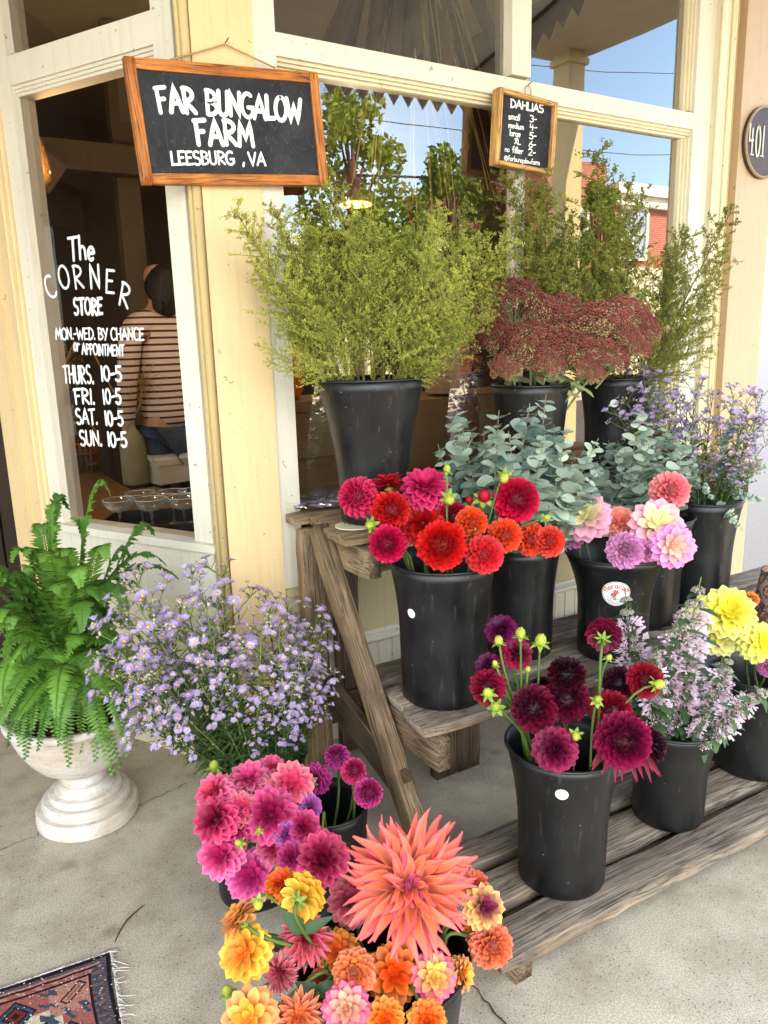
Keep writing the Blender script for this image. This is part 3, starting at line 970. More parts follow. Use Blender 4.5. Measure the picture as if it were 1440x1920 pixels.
def axes(o, x, y):
    """frame with origin o, local x along x, local y near y"""
    x = Vector(x).normalized(); z = x.cross(Vector(y)).normalized(); y = z.cross(x)
    return Matrix(((x.x, y.x, z.x, o[0]), (x.y, y.y, z.y, o[1]), (x.z, y.z, z.z, o[2]), (0, 0, 0, 1)))


bench = empty('tiered_bench', (1.10, 1.2, 0), 'weathered grey wooden bench of three plank steps holding black flower buckets', 'bench')
binv = Matrix.Translation(Vector((-1.10, -1.2, 0)))
_pk = [0]


def bpart(name, o, x, y, L, w, h, mat='wood', r=.004, jit=.0015, par=None):
    _pk[0] += 1
    mb = MB(); plank(mb, binv @ axes(o, x, y), L, w, h, r, jit, _pk[0], max(6, int(L / .07)))
    return mb.build(name, M[mat], par or bench, True)


def tread(x0, ys, z, L, ang, th=.032, xs=None, mat='wood_grey'):
    d = Vector((math.cos(math.radians(ang)), math.sin(math.radians(ang)), 0)); n = Vector((-d.y, d.x, 0))
    for k, (ya, yb) in enumerate(ys):
        xo = (xs[k] if xs else x0)
        o = Vector((xo, ya, z - th))
        bpart('tread_board', o, d, n, L, yb - ya, th, mat, .006, .003)


TZ, MZ, BZ = .92, .45, .12
tread(1.1, [(1.96, 2.115), (2.13, 2.29), (2.30, 2.375)], TZ, 2.05, -.8, .036, [1.068, 1.108, 1.06], 'wood')
tread(1.1, [(1.585, 1.712), (1.732, 1.868), (1.905, 2.035)], MZ, 2.1, -3.2, .034, [1.088, 1.115, 1.135], 'wood_grey')
tread(1.0, [(1.115, 1.228), (1.263, 1.383), (1.416, 1.515)], BZ, 2.6, -2.3, .036, [.965, .99, 1.03], 'wood_grey')
# end frame: leg, sloping stringer, brackets
bpart('leg', (1.052, 2.235, .0), (0, 0, 1), (1, 0, 0), TZ - .038, .085, .05, 'wood')
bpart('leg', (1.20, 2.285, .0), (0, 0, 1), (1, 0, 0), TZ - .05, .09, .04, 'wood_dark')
so, se = Vector((1.058, 2.20, .885)), Vector((1.058, 1.60, .0))
sd = (se - so)
bpart('stringer', so + Vector((0, 0, 0)), sd, (1, 0, 0), sd.length, .05, .07, 'wood')
bpart('bracket', (1.112, 2.27, TZ - .135), (0, -1, 0), (1, 0, 0), .36, .05, .095, 'wood')
bpart('bracket', (1.118, 2.0, MZ - .14), (0, -1, 0), (1, 0, 0), .43, .045, .10, 'wood')
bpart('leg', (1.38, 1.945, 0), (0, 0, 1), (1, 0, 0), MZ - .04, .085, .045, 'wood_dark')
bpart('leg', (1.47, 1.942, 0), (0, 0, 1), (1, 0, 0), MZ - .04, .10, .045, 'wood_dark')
bpart('bracket', (1.03, 1.50, 0), (0, -1, 0), (1, 0, 0), .355, .055, .08, 'wood')
bpart('crossbar_or_gap_board', (1.06, 2.30, .14), (1, 0, 0), (0, 0, 1), 2.0, .11, .03, 'wood_dark')
bpart('crossbar_or_gap_board', (1.10, 2.18, .30), (0, -.55, -.16), (0, 0, 1), .5, .11, .03, 'wood_dark')
for yy in (1.205, 1.36):  # dark boards added under the slat gaps to darken them
    bpart('crossbar_or_gap_board', (1.10, yy, .045), Vector((1, -.04, 0)), (0, 1, 0), 2.3, .08, .03, 'wood_dark')
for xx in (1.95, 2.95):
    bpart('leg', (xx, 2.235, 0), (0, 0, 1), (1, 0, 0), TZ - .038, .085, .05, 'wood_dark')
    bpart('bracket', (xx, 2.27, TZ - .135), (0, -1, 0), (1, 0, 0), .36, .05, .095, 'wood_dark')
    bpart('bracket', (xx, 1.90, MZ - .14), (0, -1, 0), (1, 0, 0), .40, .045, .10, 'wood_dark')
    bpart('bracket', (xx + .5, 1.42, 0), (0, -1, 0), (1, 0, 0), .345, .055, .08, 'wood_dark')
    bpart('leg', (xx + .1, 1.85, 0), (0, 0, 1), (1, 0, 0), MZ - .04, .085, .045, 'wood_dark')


# ------------------------------------------------------------------ black flower buckets
def bucket_profile(rb, rt, h, flare=.55, lip=.007):
    out = []
    for k in range(15):
        f = k / 14
        s = max(0, (f - (1 - flare)) / flare)
        r = rb * (1 + .06 * f) + (rt - rb * 1.06) * (s ** 1.9)
        out.append((r, f * h))
    out[0] = (rb - .006, 0); out.insert(1, (rb, .007))
    return out


BUCK = {}
MWATER = plain('dark_inside', S(14, 16, 14), .3, .5, .1)


def bucket(key, c, zb, rb, rt, h, label, dot=None, flare=.55, group='black plastic flower buckets'):
    o = empty('flower_bucket', (c[0], c[1], zb), label, 'bucket', group)
    pr = bucket_profile(rb, rt, h, flare)
    mb = MB()
    inner = [(max(.01, r - .0035), max(z, .006)) for r, z in reversed(pr)]
    mb.lathe(pr + inner, 40)
    mb.build('bucket_body', M['plastic'], o, True)
    mb = MB(); ring = [(rt * math.cos(a), rt * math.sin(a), h) for a in [2 * math.pi * k / 48 for k in range(49)]]
    mb.tube(ring, .0045, 6, cap=False)
    mb.build('rim', M['plastic'], o, True)

    def surf(a, z, l=0.0):
        r = np.interp(z, [q[1] for q in pr], [q[0] for q in pr]) + l
        return Vector((r * math.cos(a), r * math.sin(a), z))
    BUCK[key] = dict(o=o, c=Vector((c[0], c[1], zb)), rt=rt, h=h, surf=surf, rb=rb, zr=zb + h)
    if dot:
        da, dz, dr = dot
        disc(o, surf, da, dz, dr, dr, 'price_dot', M['sticker'], .0012)
    return o


def disc(o, surf, a0, z0, ru, rv, name, mat, l):
    mb = MB()
    r0 = (surf(a0, z0)).xy.length
    rings = []
    for q in (0.001, .5, 1.0):
        rings.append([mb.vert(surf(a0 + q * ru * math.cos(t_) / r0, z0 + q * rv * math.sin(t_), l)) for t_ in [2 * math.pi * k / 28 for k in range(28)]])
    for A, B in zip(rings, rings[1:]):
        for k in range(28): mb.face((A[k], A[(k + 1) % 28], B[(k + 1) % 28], B[k]))
    mb.face(rings[0])
    return mb.build(name, mat, o, True)


def face_ang(c, dpx=0.0):
    """angle on a bucket at c that faces the eye, shifted by dpx radians to the right in the picture"""
    return math.atan2(-c[1], -c[0]) + dpx


GB = 'black plastic flower buckets'
bucket('artemisia', (1.25, 2.09), TZ, .108, .172, .455, 'tall black bucket on the top step nearest the corner post, full of yellow green filler', None, .85)
bucket('sedum', (1.93, 2.10), TZ, .115, .142, .40, 'black bucket on the top step holding the dusky red sedum heads')
bucket('artemisia2', (2.40, 2.12), TZ, .115, .15, .40, 'black bucket with a white dot in deep shade right of the sedum bucket', (face_ang((2.40, 2.12), -.05), .31, .015))
bucket('red', (1.262, 1.735), MZ, .126, .156, .42, 'black bucket of red dahlias with a white oval dot on its left side', (face_ang((1.262, 1.735), -.72), .29, .014), .5)
bucket('coral', (1.665, 1.85), MZ, .107, .132, .372, 'plain black bucket tucked behind and right of the red dahlia bucket')
bucket('pink', (1.905, 1.66), MZ, .113, .165, .35, 'black bucket of pale pink dahlias with a round white flower sticker', None, .5)
bucket('eucalyptus', (2.22, 1.78), MZ, .11, .15, .40, 'shaded black bucket of eucalyptus right behind the pink dahlia bucket')
bucket('aster_right', (2.53, 1.80), MZ, .118, .15, .42, 'tall black bucket of purple asters at the right, near the sunlit pavement')
bucket('burgundy', (1.289, 1.262), BZ, .111, .146, .378, 'black bucket of burgundy dahlias with a white dot, front left of the lowest step', (face_ang((1.289, 1.262), -.02), .312, .0155), .6)
bucket('bluebeard', (1.728, 1.275), BZ, .099, .134, .30, 'smaller black bucket of pale bluebeard with a round tag hanging on its left edge', None, .6)
bucket('yellow', (2.17, 1.30), BZ, .118, .155, .33, 'black bucket of lemon yellow dahlias at the right edge of the lowest step', None, .6)
bucket('aster_left', (.80, 2.05), 0, .112, .13, .25, 'black bucket on the floor under the big lavender aster bunch, behind the pink dahlias')
bucket('ground_pink', (.655, 1.80), 0, .105, .122, .28, 'black bucket on the floor at the left holding the hot pink dahlias', None, .6)
bucket('ground_purple', (.785, 1.60), 0, .095, .108, .33, 'black half empty bucket on the floor with three small purple dahlias on long stalks', None, .6)
bucket('ground_orange', (.62, 1.06), 0, .135, .165, .375, 'nearest black bucket on the floor, holding orange and coral dahlias', None, .6)

# round flower sticker on the pink bucket, round tag on the bluebeard bucket
def flower_sticker(key, da, z0, rr, name='round_sticker'):
    b = BUCK[key]; a0 = face_ang(b['c'], da)
    o = disc(b['o'], b['surf'], a0, z0, rr, rr, name, M['sticker'], .0012)
    r0 = b['surf'](a0, z0).xy.length
    # angle grows anticlockwise seen from above: seen from outside, right is +a
    fn = lambda u, v, l: b['surf'](a0 + u / r0, z0 + v, .0022 + l)
    k = rr
    mb = MB()
    ring = [Vector((k * .93 * math.cos(t_), k * .93 * math.sin(t_))) for t_ in [2 * math.pi * i / 40 for i in range(41)]]
    ribbon(mb, ring, k * .025, fn, .0001)
    ring = [Vector((k * .66 * math.cos(t_), k * .66 * math.sin(t_))) for t_ in [math.radians(200 + 140 * i / 20) for i in range(21)]]
    ribbon(mb, ring, k * .02, fn, .0001)
    for i in range(14):
        t_ = math.radians(222 + 96 * i / 13)
        p, q = Vector((math.cos(t_), math.sin(t_))) * k * .78, Vector((math.cos(t_ + .06), math.sin(t_ + .06))) * k * .79
        ribbon(mb, [p, q], k * .05, fn, .0001)
    mb.build('printed_ring', M['ink_dark'], o)
    mb = MB()
    x = 0; txt = 'floracult'; h = k * .42
    tot = text_width(txt, h, .1)
    for ch in txt:
        wch = (G[ch][0] + .1) * h
        t_ = math.pi / 2 - (x + wch / 2 - tot / 2) / (k * .62)
        letter(mb, ch, k * .62 * math.cos(t_) - wch * .5 * math.sin(t_), k * .5 * math.sin(t_) + wch * .5 * math.cos(t_) - .02 * k, h, k * .055, 0, 1, 0, None, fn, None, t_ - math.pi / 2)
        x += wch
    for (cx, cy, s) in ((.02, .12, .2), (-.18, -.12, .17)):
        for j in range(16):
            t_ = j * 2.4; rad = s * math.sqrt(j / 16)
            p = Vector((cx + rad * math.cos(t_), cy + rad * .8 * math.sin(t_))) * k
            ribbon(mb, [p, p + Vector((math.cos(t_), math.sin(t_))) * .05 * k], k * .06, fn, .0002 + j * .00003)
    mb.build('printed_flower', M['ink_red'], o)
    mb = MB()
    for (p0, p1) in (((.02, 0), (-.05, -.55)), ((-.18, -.22), (-.1, -.5)), ((-.08, -.4), (.2, -.2)), ((-.06, -.5), (-.4, -.35)), ((-.05, -.5), (.25, -.42))):
        ribbon(mb, [Vector(p0) * k, Vector(p1) * k], k * .035, fn, .0003)
    mb.build('printed_stem', M['ink_green'], o)


flower_sticker('pink', .05, .245, .043)
flower_sticker('bluebeard', -1.02, .215, .026, 'round_tag')

# ------------------------------------------------------------------ chalkboard signs
nail = MB
def sign(name, label, corners, yf, th, fw, mat, cord, deep=.0):
    """hanging board; corners are photo pixels TL TR BR BL on the plane y = yf"""
    P = [at_y(x, y, yf) for x, y in corners]
    ex = ((P[1] - P[0]) + (P[2] - P[3])).normalized(); ez0 = ((P[0] - P[3]) + (P[1] - P[2])).normalized()
    ez = (ez0 - ex * ez0.dot(ex) * .5).normalized(); ex = (ex - ez * ex.dot(ez)).normalized()
    w = ((P[1] - P[0]).length + (P[2] - P[3]).length) / 2; h = ((P[0] - P[3]).length + (P[1] - P[2]).length) / 2
    c = sum(P, Vector()) / 4
    o = empty(name, c, label, 'sign')
    ey = Vector((0, 1, 0)).cross(Vector()) if False else -ex.cross(ez)      # towards the wall
    if ey.y < 0: ey = -ey
    Mx = Matrix(((ex.x, ey.x, ez.x, 0), (ex.y, ey.y, ez.y, 0), (ex.z, ey.z, ez.z, 0), (0, 0, 0, 1)))
    for k, (x0, z0, dx, L, wd) in enumerate(((-w / 2 + fw, h / 2 - fw, (1, 0, 0), w - 2 * fw, fw), (-w / 2 + fw, -h / 2, (1, 0, 0), w - 2 * fw, fw))):
        mb = MB(); plank(mb, Mx @ axes((x0, th, z0), (1, 0, 0), (0, 0, 1)), L, wd, th, .0025, .0002, 40 + k + len(name)); mb.build('frame_rail', M[mat], o, True)
    for k, x0 in enumerate((-w / 2, w / 2 - fw)):
        mb = MB(); plank(mb, Mx @ axes((x0 + fw, th, -h / 2), (0, 0, 1), (-1, 0, 0)), h, fw, th, .0025, .0002, 60 + k + len(name)); mb.build('frame_rail', M[mat], o, True)
    py = .006 + deep
    mb = MB(); mb.box((-w / 2 + fw * .7, py, -h / 2 + fw * .7), (w / 2 - fw * .7, py + .006, h / 2 - fw * .7), 0, Mx)
    pan = mb.build('board_panel', M['chalk_panel'], o)

    def pl(px, py_):
        d = Vector(ray(px, py_)); q0 = Vector(EYEP); pp = c + ey * py
        t_ = (pp - q0).dot(ey) / d.dot(ey); q = q0 + d * t_ - c
        return q.dot(ex), q.dot(ez)
    fn = lambda a, b, l: ex * a + ez * b + ey * (py - .0006 - l)
    return o, pl, fn, ex, ey, ez, w, h, c


o, pl, fn, ex, ey, ez, w, h, c = sign('chalkboard_sign', 'large orange framed chalkboard reading FAR BUNGALOW FARM, hung on the corner post', ((232, 105), (597, 135), (616, 346), (268, 347)), YW - .045, .026, .031, 'pine', True)
mb = MB()
fit(mb, 'FAR', pl, fn, (298, 212), (372, 211), 48, .0125, .1)
fit(mb, 'BUNGALOW', pl, fn, (388, 214), (567, 230), 46, .0125, .05)
fit(mb, 'FARM', pl, fn, (369, 271), (479, 274), 47, .0125, .1)
fit(mb, 'LEESBURG', pl, fn, (322, 309), (441, 308), 25, .0065, .1)
fit(mb, ',', pl, fn, (455, 308), (461, 308), 25, .0065, .1)
fit(mb, 'VA', pl, fn, (467, 310), (500, 311), 24, .0065, .1)
mb.build('lettering', M['chalk'], o)
mb = MB()
a = pl(299, 300); b = pl(294, 165)
ribbon(mb, [Vector(pl(318, 300)), Vector(pl(306, 212))], .0016, fn, .00005)
for k in range(9):
    x_ = 330 + k * 24; ribbon(mb, [Vector(pl(x_ + R_.uniform(-8, 8), R_.uniform(170, 300))) , Vector(pl(x_ + R_.uniform(2, 14), R_.uniform(170, 300)))], .0012, fn, .00005)
mb.build('smudged_chalk', M['faint_chalk'], o)
npos = at_y(422, 83, YW - .012 - .012) - c
mb = MB(); ca = at_y(318, 112, YW - .03) - c; cb = at_y(517, 128, YW - .03) - c
mb.tube([ca, ca.lerp(npos, .5) + Vector((0, 0, -.001)), npos, npos.lerp(cb, .5), cb], .0025, 6)
mb.build('hanging_cord', M['cord'], o, True)
mb = MB(); mb.tube([npos + Vector((0, .02, -.002)), npos + Vector((.004, -.02, .012))], .0018, 6); mb.build('nail', M['iron'], o, True)

o, pl, fn, ex, ey, ez, w, h, c = sign('price_board', 'small pale wood framed blackboard listing DAHLIAS prices, hung on the window mullion', ((939, 165), (1050, 190), (1036, 326), (930, 309)), YW - .055, .045, .017, 'light_pine', True, .012)
mb = MB()
fit(mb, 'DAHLIAS', pl, fn, (957, 201), (1019, 212), 15, .0058, .08)
for wd, x0, x1, yy, hh, num, nx, ny in (('small', 953, 975, 223, 12, '3-', 993, 228), ('medium', 953, 982, 239, 11, '4-', 993, 244), ('large', 955, 976, 254, 12, '5-', 992, 260), ('XL', 964, 976, 270, 10, '6-', 991, 276), ('filler', 960, 981, 286, 12, '2-', 990, 291)):
    fit(mb, wd, pl, fn, (x0, yy), (x1, yy + (x1 - x0) * .16), hh, .0036, .06)
    fit(mb, num, pl, fn, (nx, ny), (nx + 15, ny + 2), 12, .0042, .12)
fit(mb, 'no', pl, fn, (946, 284), (955, 285), 10, .0028, .05)
fit(mb, '@farbungalowfarm', pl, fn, (945, 300), (1012, 310), 10, .0028, .05)
mb.build('lettering', M['chalk'], o)
mb = MB(); q = at_y(991, 161, YW - .012) - c
mb.tube([q + Vector((0, .012, .0)), q + Vector((.004, -.014, .012))], .002, 6); mb.build('nail', M['iron'], o, True)
mb = MB(); mb.tube([q + Vector((.022 * math.cos(a) * .7 - .002, .0, -.018 + .018 * math.sin(a))) for a in [k * .45 for k in range(15)]], .002, 6); mb.build('hanging_loop', M['cord'], o, True)

# house number plaque
pc = Vector((3.60, YW - .048, 2.342))
o = empty('house_number_plaque', pc, 'dark oval house number plaque reading 401 with bronze rim, on the right pilaster', 'plaque')
mb = MB(); E_ = [(.148 * math.cos(a), .158 * math.sin(a)) for a in [2 * math.pi * k / 48 for k in range(48)]]
f0 = [mb.vert((x, 0, z)) for x, z in E_]; f1 = [mb.vert((x, .016, z)) for x, z in E_]
mb.face(f0); mb.face(f1[::-1])
for k in range(48): mb.face((f0[k], f1[k], f1[(k + 1) % 48], f0[(k + 1) % 48]))
pp = mb.build('plate', M['plaque'], o)
mb = MB(); mb.tube([(x * .965, -.002, z * .965) for x, z in E_] + [(E_[0][0] * .965, -.002, E_[0][1] * .965)], .0065, 8, cap=False); mb.build('plaque_rim', M['plaque_rim'], o, True)
fnp = lambda a, b, l: Vector((a, -.003 - l, b))
mb = MB()
letter(mb, '401', -.120, -.062, .130, .011, .12, .52, 0, None, fnp)
for x_, z_ in ((-.120 + .026, -.062), (-.120 + .104, -.062)):
    ribbon(mb, [Vector((x_ - .014, z_)), Vector((x_ + .014, z_))], .006, fnp, .0012)
mb.build('digits', plain('plaque_digits', S(196, 188, 176), .5, .4, .05), o)

# ------------------------------------------------------------------ stone urn
o = empty('stone_urn', (.330, 2.44, 0), 'white weathered stone urn with stepped round foot, holding the fern', 'urn')
k = 1.0
foot = [(.150, 0), (.158, .004), (.160, .02), (.158, .046), (.152, .052), (.136, .053), (.135, .056), (.139, .066), (.137, .078), (.130, .084), (.113, .085), (.112, .088), (.114, .098), (.110, .106), (.096, .109), (.084, .118), (.078, .135)]
bowl = [(.078, .136), (.070, .150), (.074, .168), (.100, .185), (.135, .21), (.162, .245), (.184, .285), (.198, .325), (.205, .355), (.210, .362), (.218, .367), (.220, .378), (.212, .386), (.196, .386), (.19, .355), (.02, .345)]
mb = MB(); mb.lathe(foot, 72, wob=.006); mb.build('foot', M['stone'], o, False)
mb = MB(); mb.lathe(bowl, 48, wob=.006); mb.build('bowl', M['stone'], o, True)
mb = MB(); mb.lathe([(.001, .356), (.189, .357), (.189, .361), (.001, .366)], 30, wob=.02); mb.build('soil', plain('soil', S(50, 38, 28), .95, .1, .4, 60), o, True)

# ------------------------------------------------------------------ small things on the steps and floor
pk = at_z(603, 946, TZ + .002)
o = empty('flower_packet', (pk.x, pk.y, TZ + .003), 'clear plastic packet printed with flowers, lying on the left end of the top step', 'packet', None, math.radians(-14))
mb = MB()
n = 12
for layer, z0, sc in (('card', .002, .92),):
    for i in range(n + 1):
        for j in range(9):
            x = (i / n - .5) * .24 * sc; y = (j / 8 - .5) * .17 * sc
            mb.vert((x, y, z0 + .004 + .012 * math.sin(i * .7 + j * .5) ** 2 * (abs(i / n - .5) * 1.5)), (i / n, j / 8, R_.random()))
    for i in range(n):
        for j in range(8):
            a = i * 9 + j; mb.face((a, a + 9, a + 10, a + 1))
t = NT('packet_print')
sp = t.new('ShaderNodeTexVoronoi'); t.l.new(t.obj(), sp.inputs['Vector']); sp.inputs['Scale'].default_value = 24
c_ = t.ramp(sp.outputs['Distance'], [(.0, S(60, 40, 60)), (.14, S(90, 70, 110)), (.17, S(236, 226, 240)), (.42, S(176, 150, 200)), (.5, S(60, 70, 56)), (.9, S(96, 92, 76))])
M['packet'] = t.fin(c_, .35, .5)
mb.build('printed_card', M['packet'], o, True)
mb = MB()
for i in range(n + 1):
    for j in range(9):
        mb.vert(((i / n - .5) * .27, (j / 8 - .5) * .20, .010 + .016 * math.sin(i * .9 + j * .6) ** 2 + (.004 if 0 < j < 8 else -.006)))
for i in range(n):
    for j in range(8):
        a = i * 9 + j; mb.face((a, a + 9, a + 10, a + 1))
mb.build('film_sleeve', M['film'], o, True)
pk = at_z(668, 986, TZ + .002)
o = empty('round_card', (pk.x, pk.y, TZ + .003), 'cream round paper card with a green sprig on the front edge of the top step', 'card', None, math.radians(-10))
mb = MB(); ring = [(.068 * math.cos(a), .06 * math.sin(a)) for a in [2 * math.pi * k / 36 for k in range(36)]]
a0 = [mb.vert((x, y, 0)) for x, y in ring]; a1 = [mb.vert((x, y, .003)) for x, y in ring]
mb.face(a0[::-1]); mb.face(a1)
for k in range(36): mb.face((a0[k], a0[(k + 1) % 36], a1[(k + 1) % 36], a1[k]))
cd_ = mb.build('card_disc', plain('cream_card', S(232, 220, 190), .7, .2, .05), o)
mb = MB()
for k in range(26):
    a = R_.uniform(0, 6.28); r = R_.uniform(0, .02)
    p = Vector((-.02 + r * math.cos(a), .012 + r * math.sin(a), .0045)); d = Vector((math.cos(a), math.sin(a), .5)) * .01; n_ = Vector((-d.y, d.x, 0)) * .3
    mb.quad(p, p + d * .5 + n_, p + d, p + d * .5 - n_, 0, (.5, .5, R_.random()))
mb.build('sprig', M['sepal'], o)
# patterned pot at the right end of the middle step (mostly out of frame)
t = NT('floral_cloth')
v1 = t.new('ShaderNodeTexVoronoi'); t.l.new(t.obj(), v1.inputs['Vector']); v1.inputs['Scale'].default_value = 26
n1 = t.noise(t.obj(), 40, 3, .6, 2)
c_ = t.ramp(v1.outputs['Distance'], [(.05, S(150, 60, 54)), (.2, S(196, 120, 90)), (.32, S(196, 160, 90)), (.42, S(70, 60, 60)), (.6, S(160, 130, 124))])
c_ = t.mix(t.ramp(n1, [(.5, 0), (.56, .8)]), c_, S(66, 54, 52))
M['floral'] = t.fin(c_, .7, .2)
pq = at_z(1462, 1172, MZ)
o = empty('printed_pot', (pq.x, pq.y, MZ), 'flower printed pot at the right edge of the photo, on the middle step', 'pot')
mb = MB(); mb.lathe([(.10, 0), (.105, .01), (.075, .2), (.07, .205), (.06, .2), (.08, .02)], 32); mb.build('pot_body', M['floral'], o, True)
mb = MB(); mb.tube([(.073 * math.cos(a), .073 * math.sin(a), .204) for a in [2 * math.pi * k / 32 for k in range(33)]], .004, 6, cap=False); mb.build('rim', M['floral'], o, True)

# twig on the floor
tw = [at_z(*q) for q in ((216, 1768), (226, 1748), (238, 1728), (252, 1716), (262, 1706), (272, 1700))]
o = empty('twig', tw[0], 'thin brown twig on the concrete above the rug corner', 'twig')
mb = MB(); mb.tube([q - tw[0] + Vector((0, 0, .004 + .002 * (k % 2))) for k, q in enumerate(tw)], [.0014, .002, .0024, .002, .0016, .0008], 6); mb.build('bark_stick', plain('twig_bark', S(92, 52, 34), .8, .2, .2), o, True)

# ------------------------------------------------------------------ rug with knotted pattern
ra, rb_, rc = at_z(207, 1792), at_z(-160, 1917), at_z(236, 1990)
ux = (rb_ - ra).normalized(); uy = Vector((-ux.y, ux.x, 0)); uy = uy if uy.dot(rc - ra) > 0 else -uy
o = empty('rug', ra, 'worn woven rug with red, blue and cream pattern and white fringe, lower left corner', 'rug')
NX, NY, CE = 190, 150, .0032
pal = {'k': S(38, 30, 36), 'r': S(150, 90, 82), 'p': S(172, 122, 106), 'b': S(58, 74, 92), 'c': S(196, 180, 156), 'n': S(120, 86, 66), 'w': S(214, 204, 190), 'd': S(110, 48, 44)}


def knot(i, j):
    e, f = i, j                         # e from the right edge, f from the top edge
    m_ = min(e, f)
    if m_ < 3: return 'k'
    if m_ < 6: return 'b' if (e + f) % 3 else 'n'
    if e < 14 and e <= f: return 'b' if ((f // 5) % 2 == 0 and 8 < e < 12) else ('n' if (f // 3) % 2 else 'b')
    if m_ < 8: return 'p'
    if m_ < 10: return 'k'
    if m_ < 14: return ('r' if ((e + f) // 4) % 3 else 'p')
    if m_ < 16: return 'k'
    if m_ < 46:
        s = e if f < e else f; q = (m_ - 31); u = (s % 44) - 22
        a = abs(u) + abs(q)
        if a < 4: return 'k'
        if a < 8: return 'd' if (s // 44) % 2 else 'c'
        if a < 10: return 'k'
        if a < 13: return 'b' if (s // 44) % 2 else 'p'
        if a < 15: return 'k'
        if abs(u) > 15 and abs(q + u * .6) % 11 < 3: return 'b'
        return 'p' if (s // 44) % 2 == 0 else ('c' if q > 4 else 'r')
    if m_ < 48: return 'k'
    if m_ < 51: return 'c'
    if m_ < 53: return 'k'
    u = ((e - 50) % 60) - 30; q = ((f - 50) % 60) - 30
    a = abs(u) + abs(q)
    if a < 6: return 'd'
    if a < 10: return 'p'
    if a < 12 or 24 <= a < 26: return 'k'
    if a < 18: return 'c'
    if a < 24: return 'b' if (u + q) % 4 < 2 else 'k'
    return 'k' if (u * 2 + q) % 9 == 0 or (e // 3 + f // 4) % 5 == 0 else 'c'


mb = MB()
for j in range(NY + 1):
    for i in range(NX + 1):
        wv = .0035 * math.sin(j * .05 + i * .021) + .003 * math.sin(j * .033)
        p = ux * (i * CE + wv) + uy * (j * CE + .004 * math.sin(i * .04))
        mb.vert((p.x, p.y, .011 + .0008 * math.sin(i * .3) * math.sin(j * .2) + R_.uniform(0, .0009)))
for j in range(NY):
    for i in range(NX):
        a = j * (NX + 1) + i
        mb.face((a, a + 1, a + NX + 2, a + NX + 1))
me = mb.mesh('pile', plain('rug_wool', (.5, .5, .5), .95, .05, .2, 300), False)
ca = me.color_attributes.new('knots', 'FLOAT_COLOR', 'CORNER')
cols = []
for j in range(NY):
    for i in range(NX):
        cc = pal[knot(i, j)]; v = R_.uniform(.75, 1.2)
        if R_.random() < .02: cc = pal['w']
        cols += [cc[0] * v, cc[1] * v, cc[2] * v, 1] * 4
ca.data.foreach_set('color', cols)
t = NT('rug_pile')
M['rug'] = t.fin(t.attr('knots').outputs[0], .95, .05)
me.materials[0] = M['rug']
inst('pile', me, o)
mb = MB()
b4 = [Vector((0, 0, .001)), ux * NX * CE + Vector((0, 0, .001)), ux * NX * CE + uy * NY * CE + Vector((0, 0, .001)), uy * NY * CE + Vector((0, 0, .001))]
tp = [v + Vector((0, 0, .0095)) for v in b4]
for k in range(4): mb.quad(b4[k], b4[(k + 1) % 4], tp[(k + 1) % 4], tp[k])
mb.build('rug_edge', plain('rug_edge', S(44, 36, 40), .95, .05), o)
mb = MB()
def strand(p, d, L):
    d = d.normalized(); s = Vector((-d.y, d.x, 0)); a = R_.uniform(-.6, .6); pts = []
    for k in range(5):
        f = k / 4
        pts.append(p + d * L * f + s * a * L * f * f + s * math.sin(f * 5 + a * 9) * .002 + Vector((0, 0, .010 * (1 - f) ** 1.5 + .0025 + .002 * math.sin(f * 3 + a))))
    mb.tube(pts, [.0013, .0012, .0011, .0010, .0007], 4)
for k in range(260): strand(ux * R_.uniform(0, NX * CE), -uy + ux * R_.uniform(-.9, .3), R_.uniform(.009, .022))
for k in range(150):
    f_ = R_.random()
    strand(uy * f_ * .42, -ux + uy * R_.uniform(-.6, .9), R_.uniform(.005, .014) * (1 if R_.random() > .12 else 3.2))
for k in range(40): strand(Vector((0, 0, 0)), -ux * R_.uniform(0, 1) - uy * R_.uniform(.0, 1), R_.uniform(.012, .024))
mb.build('fringe', plain('fringe_cotton', S(222, 216, 208), .9, .1, .08), o, True)

# ------------------------------------------------------------------ dahlias
GA = math.pi * (3 - math.sqrt(5))


